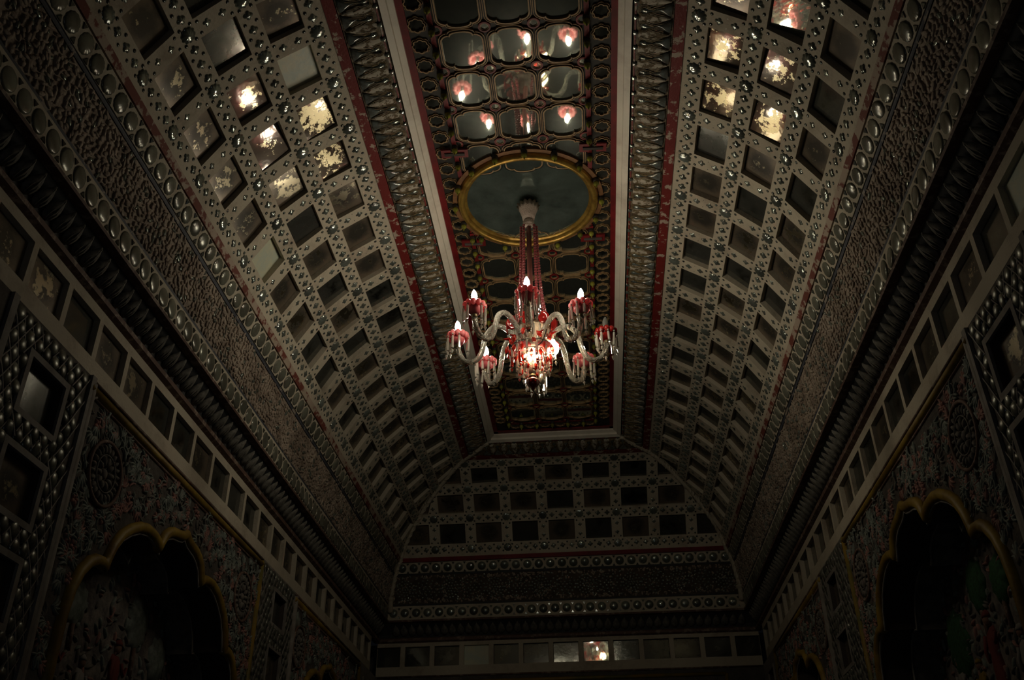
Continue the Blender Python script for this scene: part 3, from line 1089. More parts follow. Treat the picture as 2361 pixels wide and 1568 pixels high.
# glass knobs hanging in dark caps
kb = MB()
kb.add(*latheVF([(0.0, 0.02), (0.018, 0.02), (0.021, 0.0), (0.021, -0.018), (0.016, -0.022)], 10), 0)
kb.add(*latheVF([(0.016, -0.020), (0.0195, -0.030), (0.018, -0.043), (0.010, -0.052), (0.004, -0.056), (0.0055, -0.062), (0.004, -0.068), (0.0, -0.071)], 10), 1)
knob_me = kb.mesh('glass_knob', [cap_m, knob_m], True)
for e in (-1, 1):
    for k in range(-14, 20):
        y = 5.6 + 0.1580 * k
        if y < YS + 0.2 or y > YE - 0.2 or abs(y - 5.08) < 0.34:
            continue
        link('glass_knob', knob_me, ceil, Matrix.Translation((e * 0.432, y, ZC - 0.022)))
for k in range(-2, 3):
    link('glass_knob', knob_me, ceil, Matrix.Translation((0.155 * k, YE - 0.222, ZC - 0.022)))
# red plates with a steel bar across, at the four corners about the round mirror
for (x, y, me_) in ((-0.44, 4.545, 0), (0.455, 4.575, 0), (-0.43, 5.50, 1), (0.443, 5.525, 1)):
    mb = MB()
    for e in (-1, 1):
        mb.add(*boxVF(e * 0.055 - 0.032, e * 0.055 + 0.032, -0.036, 0.036, -0.007, 0.007), 0)
    plate = link('red_plate', mb.mesh('red_plate', red_paint), ceil, Matrix.Translation((x, y, ZC - 0.028)) @ Matrix.Rotation(0.03, 4, 'Z'))
    mb = MB(); mb.add(*boxVF(-0.065, 0.065, -0.011, 0.011, -0.016, -0.006), 0)
    link('steel_bar', mb.mesh('steel_bar', steel if me_ else cap_m), plate, Matrix.Identity(4))

# ------------------------------------------------------------------ round mirror over the chandelier
CY_ = 5.08
rm = bpy.data.objects.new('round_mirror', None)
C.objects.link(rm)
rm.location = (0, CY_, ZC)
rm['label'] = 'large round clouded ceiling mirror in a gilt ring above the chandelier'
rm['category'] = 'mirror'


def rlink(n, me, m, label=None):
    o = bpy.data.objects.new(n, me); C.objects.link(o); o.parent = rm; o.matrix_basis = m
    if label:
        o['label'] = label
    return o


V, F = latheVF([(0.0001, -0.012), (0.036, -0.012), (0.43, -0.012), (0.43, 0.0)], 64)
rlink('mirror_disc', mesh('mirror_disc', V, F, disc_mirror), Matrix.Identity(4))
V, F = latheVF([(0.0001, -0.014), (0.034, -0.014), (0.034, -0.010)], 24)
rlink('cable_hole', mesh('cable_hole', V, F, wire_m), Matrix.Identity(4), 'black hole where the chandelier rod enters')
pr = [(0.422, -0.010), (0.424, -0.022), (0.436, -0.026), (0.440, -0.034)]
for i in range(9):
    a = PI + PI * i / 8
    pr.append((0.462 + 0.022 * math.cos(a), -0.036 + 0.022 * math.sin(a)))
pr += [(0.488, -0.026), (0.489, -0.014)]
V, F = latheVF(pr, 72)
F = [f for f in F if len(f) == 4]
rlink('gilt_ring', mesh('gilt_ring', V, F, gold_ring, None, True), Matrix.Identity(4))
for k in range(16):
    a0 = 2 * PI * (k + 0.06) / 16; a1 = 2 * PI * (k + 0.94) / 16
    V = []
    for j in range(6):
        a = a0 + (a1 - a0) * j / 5
        for r, z in ((0.492, 0.0), (0.492, -0.022), (0.522, -0.022), (0.522, 0.0)):
            V.append((r * math.cos(a), r * math.sin(a), z))
    F = []
    for j in range(5):
        for q in range(4):
            F.append((j * 4 + q, j * 4 + (q + 1) % 4, j * 4 + 4 + (q + 1) % 4, j * 4 + 4 + q))
    F += [(0, 1, 2, 3), (23, 22, 21, 20)]
    rlink('wood_segment', mesh('wood_segment', V, F, wood_seg), Matrix.Identity(4))
    a = 2 * PI * k / 16 + 0.02
    rlink('glass_knob', knob_me, Matrix.Translation((0.507 * math.cos(a), 0.507 * math.sin(a), -0.026)))

# ------------------------------------------------------------------ chandelier
ch = bpy.data.objects.new('chandelier', None)
C.objects.link(ch)
ch.location = (0, CY_, ZO)
ch['label'] = 'pink and clear glass chandelier with eight curled arms and candle bulbs'
ch['category'] = 'chandelier'


def clink(n, me, m=None, parent=None, label=None):
    o = bpy.data.objects.new(n, me); C.objects.link(o); o.parent = parent or ch
    o.matrix_basis = m if m is not None else Matrix.Identity(4)
    if label:
        o['label'] = label
    return o


def T_(x, y, z):
    return Matrix.Translation((x, y, z))


# rod and bell
mb = MB(); mb.add(*tubeVF([(0, 0, 4.272), (0, 0, 2.88)], 0.007, 8))
clink('rod', mb.mesh('rod', brass))


def bell_mod(th, i):
    return 1 + (0.16 * abs(math.cos(7 * th)) ** 2 - 0.06 if i in (4, 5) else 0.0)


V, F = latheVF([(0.020, 4.105), (0.040, 4.108), (0.046, 4.14), (0.060, 4.185), (0.076, 4.218), (0.074, 4.216), (0.056, 4.183), (0.042, 4.14), (0.02, 4.115)], 56, bell_mod)
for i in range(56):      # serrated rim
    for r_ in (4, 5):
        x, y, z = V[r_ * 56 + i]
        V[r_ * 56 + i] = (x, y, z + 0.012 * abs(math.cos(7 * 2 * PI * i / 56)))
clink('bell', mesh('bell', V, F, frost, None, True), label='frosted glass bell with a toothed rim')
V, F = latheVF([(0.008, 4.045), (0.020, 4.045), (0.036, 4.058), (0.040, 4.085), (0.030, 4.10), (0.012, 4.10)], 20)
clink('lower_bell', mesh('lower_bell', V, F, frost, None, True))
V, F = tubeVF([(0, 0, 4.04), (0, 0, 3.24)], 0.0175, 12)
clink('stem_tube', mesh('stem_tube', V, F, rose_tube, None, True), label='rose glass tube around the rod')
V, F = tubeVF([(0.057 * math.cos(a), 0.057 * math.sin(a), 4.03) for a in [2 * PI * i / 20 for i in range(21)]], 0.002, 5)
clink('bead_hoop', mesh('bead_hoop', V, F, brass))

# strings of rose beads
bead_me = mesh('bead', *latheVF([(0.0, 0.0095), (0.006, 0.0085), (0.0108, 0.003), (0.0108, -0.003), (0.006, -0.0085), (0.0, -0.0095)], 8), rose, None, True)
for i, (ang, rb) in enumerate(((-2.7, 0.11), (-2.2, 0.10), (-0.9, 0.10), (-0.35, 0.115), (0.6, 0.12), (2.4, 0.12), (1.55, 0.12))):
    e = bpy.data.objects.new('bead_string', None); C.objects.link(e); e.parent = ch
    n = 37
    for k in range(n):
        t = k / (n - 1)
        z = 4.025 - t * 0.79
        r = 0.057 + (rb - 0.057) * (t ** 3) + 0.006 * math.sin(PI * t)
        a = ang + 0.08 * math.sin(3 * t + i)
        o = clink('bead', bead_me, T_(r * math.cos(a), r * math.sin(a), z) @ Matrix.Rotation(random.uniform(-.3, .3), 4, 'X'), e)
        s_ = 0.95 + 0.12 * t
        o.scale = (s_, s_, s_)

# crystal prisms: shared meshes
def prism_mesh(L_, sp, m, name='prism', n=6, w_=0.0082):
    b = MB()
    b.add(*latheVF([(0.0, 0.006), (0.006, 0.002), (0.006, -0.004), (0.0, -0.008)], 8))
    z = -0.010
    b.add(*latheVF([(0.0, z), (w_ * 0.9, z - 0.006), (w_, z - L_ + 0.006), (0.0, z - L_)], n))
    z -= L_ + 0.002
    b.add(*latheVF([(0.0, z), (0.0085, z - 0.009), (0.0085, z - 0.013), (0.0, z - sp)], n))
    return b.mesh(name, m)


prism_a = prism_mesh(0.100, 0.038, crystal)
prism_b = prism_mesh(0.070, 0.036, crystal)
prism_r = prism_mesh(0.085, 0.03, ruby, w_=0.010)

# arms, cups, candle bulbs
AR, CZ = 0.4697, 3.16
arm_prof = [(0.07, 3.10), (0.11, 3.155), (0.155, 3.205), (0.205, 3.232), (0.25, 3.222), (0.285, 3.175), (0.303, 3.11), (0.318, 3.045), (0.345, 2.995), (0.385, 2.975), (0.425, 2.988), (0.452, 3.025), (0.466, 3.07), (0.470, 3.11)]


def smooth_path(P_, k=3):
    out = []
    for i in range(len(P_) - 1):
        p0 = P_[max(i - 1, 0)]; p1 = P_[i]; p2 = P_[i + 1]; p3 = P_[min(i + 2, len(P_) - 1)]
        for j in range(k):
            out.append(cr(p0, p1, p2, p3, j / k))
    out.append(P_[-1])
    return out


ap = smooth_path(arm_prof)


def arm_mesh():
    V, F = tubeVF([(r, 0, z) for r, z in ap], 0.0172, 12)
    n = 12
    for i in range(len(ap)):                     # twisted flutes
        cx = Vector((ap[i][0], 0, ap[i][1]))
        for k in range(n):
            v = V[i * n + k]
            f = 1 + 0.10 * math.cos(3 * (2 * PI * k / n) + i * 0.75)
            V[i * n + k] = cx + (v - cx) * f
    return mesh('arm', V, F, arm_glass, None, True)


arm_me = arm_mesh()
core_b = MB()
for e in (0, 2 * PI / 3, 4 * PI / 3):
    hp = []
    for i in range(len(ap) * 2 - 1):
        j = i // 2
        r_, z_ = ap[j] if i % 2 == 0 else ((ap[j][0] + ap[j + 1][0]) / 2, (ap[j][1] + ap[j + 1][1]) / 2)
        j2 = min(j + 1, len(ap) - 1); j0 = max(j2 - 1, 0)
        tx, tz = ap[j2][0] - ap[j0][0], ap[j2][1] - ap[j0][1]
        l_ = math.hypot(tx, tz)
        th = i * 0.34 + e
        nx, nz = -tz / l_, tx / l_
        hp.append((r_ + nx * 0.0158 * math.cos(th), 0.0158 * math.sin(th), z_ + nz * 0.0158 * math.cos(th)))
    core_b.add(*tubeVF(hp, 0.0015, 5))
core_me = core_b.mesh('glass_thread', thread_m, True)
# cup: bowl with a rim of twelve bulging lobes
cup = MB()
cup.add(*latheVF([(0.010, -0.046), (0.024, -0.044), (0.036, -0.034), (0.044, -0.018), (0.048, 0.0), (0.053, 0.020), (0.050, 0.020), (0.044, 0.002), (0.036, -0.012), (0.0, -0.024)], 22), 1)
for i in range(11):
    a = 2 * PI * i / 11
    V, F = latheVF([(0.0, -0.024), (0.009, -0.0215), (0.0155, -0.013), (0.0182, -0.002), (0.0170, 0.008), (0.0115, 0.0165), (0.0, 0.0200)], 10)
    cup.add(V, F, 0, T_(0.0575 * math.cos(a), 0.0575 * math.sin(a), 0.016) @ Matrix.Rotation(a, 4, 'Z') @ Matrix.Diagonal((1.0, 1.0, 1.0, 1)))
cup_me = cup.mesh('candle_cup', [pink_glass, bowl_glass], True)
cup_dk = cup.mesh('candle_cup', [ruby_dk, ruby_dk], True)
holder_me = mesh('arm_holder', *latheVF([(0.0, -0.075), (0.017, -0.072), (0.019, -0.05), (0.015, -0.042), (0.022, -0.036), (0.018, -0.03), (0.0, -0.028)], 12), brass, None, True)
sock_me = mesh('socket', *latheVF([(0.0, -0.02), (0.012, -0.02), (0.012, 0.046), (0.014, 0.048), (0.011, 0.058), (0.0, 0.058)], 12), socket_m, None, True)
bp_ = [(0.0, 0.0), (0.0115, 0.001), (0.0150, 0.010), (0.0178, 0.022), (0.0182, 0.031), (0.0165, 0.044), (0.0125, 0.057), (0.0070, 0.068), (0.0025, 0.075), (0.0, 0.077)]
bulb_me = mesh('candle_bulb', *latheVF(bp_, 16), bulb_lit, None, True)
bulboff_me = mesh('candle_bulb', *latheVF(bp_, 16), bulb_off, None, True)
order = ['B', 'A', 'D', 'F', 'H', 'G', 'E', 'C']
lab = {'B': 'nearest cup', 'E': 'deeper red cup of the unlit bulb'}
for i, k in enumerate(order):
    a = -0.0108 + i * PI / 4 + {'A': -0.04, 'C': 0.05, 'D': 0.0, 'E': 0.0}.get(k, 0)
    rad = AR * {'A': 1.02, 'F': 0.97, 'G': 0.98}.get(k, 1)
    dz = {'D': 0.02, 'A': 0.01, 'C': -0.022, 'E': -0.006, 'F': 0.012, 'G': 0.0, 'B': 0.004}.get(k, 0)
    dirx, diry = -math.sin(a), -math.cos(a)
    ang = math.atan2(diry, dirx)
    arm = clink('arm', arm_me, T_(0, 0, dz) @ Matrix.Rotation(ang, 4, 'Z') @ Matrix.Diagonal((rad / AR, 1, 1, 1)))
    clink('glass_thread', core_me, None, arm)
    cm = T_(dirx * rad, diry * rad, CZ + dz - 0.004)
    cupo = clink('candle_cup', cup_dk if k == 'E' else cup_me, cm @ Matrix.Rotation(0.13 * i, 4, 'Z'), None, lab.get(k))
    clink('arm_holder', holder_me, None, cupo)
    clink('socket', sock_me, None, cupo)
    for j in range(10):
        b = 2 * PI * (j + 0.5) / 10
        if random.random() < 0.1:
            continue
        clink('prism', prism_a if random.random() < 0.75 else prism_b, T_(0.069 * math.cos(b), 0.069 * math.sin(b), 0.002 - 0.006 * random.random()) @ Matrix.Rotation(random.gauss(0, 0.035), 4, 'X') @ Matrix.Rotation(random.gauss(0, 0.035), 4, 'Y'), cupo)
    bl = clink('candle_bulb', bulboff_me if k == 'E' else bulb_me, cm @ T_(0, 0, 0.060) @ Matrix.Rotation(random.gauss(0, 0.05), 4, 'X') @ Matrix.Rotation(random.gauss(0, 0.05), 4, 'Y'), None,
               'unlit clear candle bulb' if k == 'E' else None)

# body: receiver bowl, dish with red flowers, tiers of drops
mb = MB()
mb.add(*latheVF([(0.015, 3.26), (0.03, 3.24), (0.05, 3.215), (0.10, 3.216), (0.115, 3.212), (0.10, 3.206), (0.05, 3.205), (0.03, 3.17), (0.028, 3.12), (0.05, 3.09), (0.075, 3.075),
                 (0.075, 3.055), (0.04, 3.03), (0.025, 2.99), (0.024, 2.90), (0.0, 2.89)], 24))
clink('body', mb.mesh('body', frost, True), label='pale glass body where the arms meet')
V, F = tubeVF([(0.118 * math.cos(2 * PI * i / 32), 0.118 * math.sin(2 * PI * i / 32), 3.214) for i in range(33)], 0.0035, 6)
clink('dish_rim', mesh('dish_rim', V, F, brass))
# trumpet flowers
fv, ff = latheVF([(0.0, 0.0), (0.010, 0.004), (0.015, 0.02), (0.027, 0.034), (0.042, 0.042), (0.041, 0.044), (0.025, 0.037), (0.008, 0.022), (0.0, 0.016)], 15,
                 lambda th, i: 1 + (0.18 * math.cos(3 * th) if i in (4, 5) else 0))
flower_me = mesh('red_flower', fv, ff, ruby_dk, None, True)
for i in range(9):
    a = 2 * PI * i / 9 + 0.35
    m = T_(0.115 * math.cos(a), 0.115 * math.sin(a), 3.232) @ Matrix.Rotation(a, 4, 'Z') @ Matrix.Rotation(1.75 + random.uniform(-.25, .25), 4, 'Y')
    o = clink('red_flower', flower_me, m)
for i in range(18):
    a = 2 * PI * i / 18
    clink('prism', prism_a if i % 3 else prism_b, T_(0.118 * math.cos(a), 0.118 * math.sin(a), 3.206))
drop_me = mesh('red_drop', *latheVF([(0.0, 0.0), (0.009, -0.014), (0.0155, -0.030), (0.011, -0.046), (0.0, -0.060)], 8), ruby, None, False)
spike_me = mesh('red_spike', *latheVF([(0.0, 0.0), (0.013, 0.012), (0.013, 0.020), (0.0, 0.062)], 6), ruby_dk, None, False)
pinkbowl = mesh('pink_bowl', *latheVF([(0.0, -0.022), (0.02, -0.020), (0.042, -0.008), (0.052, 0.012), (0.049, 0.012), (0.036, -0.004), (0.0, -0.012)], 18), bowl_glass, None, True)
for (x, y, z) in ((-0.05, -0.07, 3.05), (0.075, -0.055, 3.05), (0.02, 0.09, 3.05), (-0.09, 0.04, 3.05)):
    clink('pink_bowl', pinkbowl, T_(x, y, z))
for (r, z, n, off) in ((0.150, 3.13, 13, 0.1), (0.140, 3.07, 13, 0.4), (0.11, 3.01, 12, 0.0), (0.075, 2.96, 9, 0.2)):
    for i in range(n):
        a = 2 * PI * i / n + off + random.uniform(-.12, .12)
        clink('red_drop', drop_me, T_(r * math.cos(a), r * math.sin(a), z + random.uniform(-.02, .02)) @ Matrix.Rotation(random.gauss(0, .3), 4, 'X') @ Matrix.Rotation(random.gauss(0, .3), 4, 'Y'))
for (r, z, n, off, pm) in ((0.140, 3.055, 14, 0.05, prism_b), (0.10, 3.02, 12, 0.3, prism_a), (0.125, 3.02, 7, 0.5, prism_r), (0.07, 2.965, 8, 0.1, prism_b)):
    for i in range(n):
        a = 2 * PI * i / n + off
        clink('prism', pm, T_(r * math.cos(a), r * math.sin(a), z + random.uniform(-.015, .015)) @ Matrix.Rotation(random.gauss(0, .06), 4, 'X') @ Matrix.Rotation(random.gauss(0, .06), 4, 'Y'))
for i in range(10):
    a = 2 * PI * i / 10 + 0.15
    clink('red_spike', spike_me, T_(0.125 * math.cos(a), 0.125 * math.sin(a), 3.11 + 0.03 * (i % 2)) @ Matrix.Rotation(a, 4, 'Z') @ Matrix.Rotation(PI / 2, 4, 'Y'))
# hoops carrying the drops
for r, z in ((0.14, 3.065), (0.10, 3.03), (0.07, 2.975)):
    V, F = tubeVF([(r * math.cos(2 * PI * i / 32), r * math.sin(2 * PI * i / 32), z) for i in range(33)], 0.0025, 6)
    clink('hoop', mesh('hoop', V, F, wire_m))
for pts in ([(-0.15, -0.03, 3.16), (-0.13, -0.08, 3.13), (-0.09, -0.10, 3.08), (-0.10, -0.08, 3.02)], [(-0.13, 0.0, 3.17), (-0.10, -0.06, 3.15), (-0.05, -0.08, 3.16), (0.0, -0.03, 3.20)],
            [(0.10, -0.1, 3.15), (0.07, -0.12, 3.05), (0.02, -0.10, 3.02)]):
    V, F = tubeVF(smooth_path(pts, 4), 0.004, 6)
    clink('wire', mesh('wire', V, F, wire_m, None, True))
# lit lamps inside the body
gl = latheVF([(0.0, -0.052), (0.020, -0.048), (0.038, -0.030), (0.044, -0.006), (0.038, 0.020), (0.024, 0.040), (0.018, 0.056), (0.0, 0.060)], 18)
clink('globe_lamp', mesh('globe_lamp', *gl, globe_lit, None, True), T_(0.128, -0.02, 3.06), None, 'lit round lamp among the drops')
clink('globe_lamp', mesh('globe_lamp', *latheVF([(0.0, 0.022), (0.03, 0.018), (0.052, 0.0), (0.035, -0.008), (0.0, -0.010)], 18), globe_lit, None, True), T_(0.005, -0.06, 2.985), None, 'lit low dish lamp over the finial')
# finial
clink('finial_neck', mesh('finial_neck', *latheVF([(0.0, 2.93), (0.018, 2.93), (0.019, 2.915), (0.014, 2.905), (0.015, 2.89), (0.024, 2.875), (0.024, 2.866), (0.0, 2.862)], 14), brass, None, True))
clink('finial', mesh('finial', *latheVF([(0.0, 2.868), (0.018, 2.866), (0.030, 2.856), (0.040, 2.842), (0.041, 2.834), (0.038, 2.828), (0.039, 2.822), (0.033, 2.814), (0.030, 2.806), (0.017, 2.798), (0.014, 2.792),
                                                   (0.012, 2.784), (0.0, 2.768)], 20), ruby_dk, None, True), label='ribbed dark red finial ball')
clink('clear_drop', mesh('clear_drop', *latheVF([(0.0, 0.0), (0.012, -0.01), (0.018, -0.07), (0.020, -0.09), (0.0, -0.115)], 10), crystal, None, True), T_(0.05, 0.03, 2.94))

# ------------------------------------------------------------------ walls: frieze and bays
for sd in SIDES:
    z0w = 2.215
    nm = 'wall_' + sname[sd]
    mb = MB()
    a0, a1 = (Y0, LE) if sd != 'E' else (-W - 0.4, W + 0.4)
    back = 0.33
    V = [W3(sd, a0, -back, -1.5), W3(sd, a1, -back, -1.5), W3(sd, a1, -back, 2.62), W3(sd, a0, -back, 2.62), W3(sd, a1, 0.1, 2.62), W3(sd, a0, 0.1, 2.62)]
    mb.add(V, [(0, 1, 2, 3)])
    wr = link(nm, mb.mesh(nm, mural), None, Matrix.Identity(4), {'L': 'left wall with mirror frieze and painted niches', 'R': 'right wall with mirror frieze and painted niches',
                                                                      'E': 'far end wall under the vault'}[sd], 'structure')
    wallroot[sd] = wr
    # frieze slab with openings
    if sd == 'E':
        p = 0.3135; c0 = 0.0; wp = 0.264
        ks = range(-6, 7)
        z0h, z1h = 2.308, 2.512
    else:
        p = 0.307; wp = 0.270
        z0h, z1h = 2.296, 2.501
        c0 = {'L': 3.3407, 'R': 3.3822}[sd] - wp / 2
        ks = range(-4, 22)
    s_of = lambda z: SN['fr0'] + (z - 2.215)
    tbr = [((Y0 if sd != 'E' else -3), c0 + ks[0] * p - p / 2, False)]
    for k in ks:
        c = c0 + k * p
        tbr.append((c - p / 2, c - wp / 2, False)); tbr.append((c - wp / 2, c + wp / 2, True)); tbr.append((c + wp / 2, c + p / 2, False))
    lattice(sd, [(SN['fr0'], s_of(z0h), False), (s_of(z0h), s_of(z1h), True), (s_of(z1h), SN['fr1'] + 0.002, False)], tbr, 0.05, plaster, 'frieze_plaster', wr)
    for k in ks:
        c = c0 + k * p
        lo, hi = tlim(sd, 0)
        if (sd == 'E' and abs(c) > 1.95) or (sd != 'E' and (c < 2.0 or c + wp / 2 > LE)):
            continue
        m = frame(sd, c, s_of((z0h + z1h) / 2), -0.032)
        mt = grey_mirror if random.random() < 0.55 else old_mirror
        ax, ay = random.gauss(0, 0.012), random.gauss(0, 0.012)
        if sd == 'E' and k == 1:
            mt = clear_mirror
        if sd == 'E' and k != 1:
            mt = grey_mirror if k != -3 else pale_mirror
        if sd == 'R' and k in (-1, -2):
            mt = pale_mirror  # bright reflection put into the pale pane colour
        m = aim(m, (0.02, 4.85, 3.17 + ZO), 1.0) if sd == 'E' and k == 1 else tilt(m, ax, ay)
        link('mirror_pane', pane_mesh(wp + 0.004, z1h - z0h + 0.004, mt), wr, m)

AH = [(0.0, 1.93), (0.035, 1.908), (0.09, 1.895), (0.16, 1.885), (0.22, 1.862), (0.27, 1.825), (0.30, 1.775), (0.315, 1.742), (0.34, 1.765), (0.40, 1.782), (0.48, 1.784), (0.57, 1.762),
      (0.66, 1.715), (0.74, 1.655), (0.80, 1.575), (0.832, 1.50), (0.838, 1.462), (0.87, 1.472), (0.92, 1.466), (0.98, 1.435), (1.04, 1.37), (1.08, 1.28), (1.10, 1.17), (1.105, 1.0), (1.105, 0.55)]


def arch_pts(yc, sc_, inset=0.0):
    H = []
    for i, (u, z) in enumerate(AH):
        # inset toward the opening
        du, dz_ = (0 - u), (1.15 - z)
        l = math.hypot(du, dz_) or 1
        if z < 1.2:
            uu, zz_ = u - inset, z
        else:
            uu, zz_ = u + du / l * inset, z + dz_ / l * inset * 1.0
        H.append((max(0, uu) * sc_, zz_))
    return [(yc - u, z) for u, z in reversed(H)] + [(yc + u, z) for u, z in H[1:]]


def lx(sd, y, z, off):
    return W3(sd, y, off, z)


def petal(mb, m, L_, B_, h, mi, bend=0.0):
    n = 9
    o_ = []
    for q in range(n):
        a = 2 * PI * q / n
        x = L_ * math.cos(a); y = B_ * math.sin(a) * (1 - 0.35 * math.cos(a))
        o_.append((x, y + bend * (x / L_) ** 2 * L_))
    V, F = domeVF(o_, h, 0.004)
    mb.add(V, F, mi, m @ Matrix.Translation((L_, 0, 0)))


rosette = MB()
for j, (r0_, n, L_, B_, h) in enumerate(((0.035, 10, 0.026, 0.013, 0.014), (0.095, 22, 0.022, 0.011, 0.012))):
    for i in range(n):
        a = 2 * PI * i / n
        petal(rosette, Matrix.Rotation(a, 4, 'Z') @ Matrix.Translation((r0_, 0, 0.004)), L_, B_, h, 0)
V, F = tubeVF([(0.155 * math.cos(2 * PI * i / 28), 0.155 * math.sin(2 * PI * i / 28), 0.006) for i in range(29)], 0.010, 6, False)
rosette.add(V, F, 1)
V, F = tubeVF([(0.090 * math.cos(2 * PI * i / 28), 0.090 * math.sin(2 * PI * i / 28), 0.010) for i in range(29)], 0.004, 5, False)
rosette.add(V, F, 0)
rosette.add(*domeVF(scallop(0.026, 1, 0, 12), 0.014), 0)
rosette_me = rosette.mesh('wheel_rosette', [fl_grey, brown_mould], True)

figure_me = {}


def figure(m):
    if m.name in figure_me:
        return figure_me[m.name]
    b = MB()
    body_ = [(0.05, -0.20), (0.045, -0.05), (0.028, 0.02), (0.045, 0.09), (0.03, 0.13), (-0.03, 0.13), (-0.045, 0.09), (-0.028, 0.02), (-0.045, -0.05), (-0.05, -0.20)]
    b.add(*domeVF(body_, 0.025), 0)
    V, F = domeVF(scallop(0.022, 1, 0, 12, 1, 1.2), 0.02)
    b.add([(x, y + 0.158, z) for x, y, z in V], F, 1)
    b.add(*tubeVF([(0.04, 0.10, 0.012), (0.065, 0.05, 0.02), (0.085, 0.09, 0.02)], [0.011, 0.009, 0.007], 6), 0)
    b.add(*tubeVF([(-0.04, 0.10, 0.012), (-0.06, 0.04, 0.02), (-0.045, -0.01, 0.02)], [0.011, 0.009, 0.007], 6), 0)
    V, F = domeVF([(0.026, 0.0), (0.018, 0.018), (0.0, 0.034), (-0.018, 0.018), (-0.026, 0.0)], 0.022)
    b.add([(x, y + 0.172, z) for x, y, z in V], F, 0)
    me = b.mesh('relief_figure', [m, tint_skin], True)
    figure_me[m.name] = me
    return me


NET_DONE = {'L': 0, 'R': 0}


def net(sd, y0, y1, z0, z1, holes, pitch, parent):
    """glass scales under a plaster net"""
    gm = shared('glass_scale', domeVF([(0.46 * pitch, -0.1 * pitch), (0.30 * pitch, 0.42 * pitch), (0, 0.52 * pitch), (-0.30 * pitch, 0.42 * pitch), (-0.46 * pitch, -0.1 * pitch), (-0.25 * pitch, -0.45 * pitch), (0, -0.54 * pitch), (0.25 * pitch, -0.45 * pitch)], 0.014), net_glass)
    r = 0
    z = z1 - pitch * 0.5
    while z > z0 + 0.3 * pitch:
        y = y0 + pitch * (0.5 if r % 2 == 0 else 1.0)
        while y < y1 - pitch * 0.35:
            if not any(a - 0.03 < y < b + 0.03 and c - 0.03 < z < d + 0.03 for a, b, c, d in holes):
                if NET_DONE[sd] < 295 and z > 0.7:
                    NET_DONE[sd] += 1
                    link('glass_scale', gm, parent, tilt(frame(sd, y, SN['fr0'] + (z - 2.215), 0.004), random.gauss(0, .12), random.gauss(0, .1)))
            y += pitch
        z -= pitch * 0.82
        r += 1


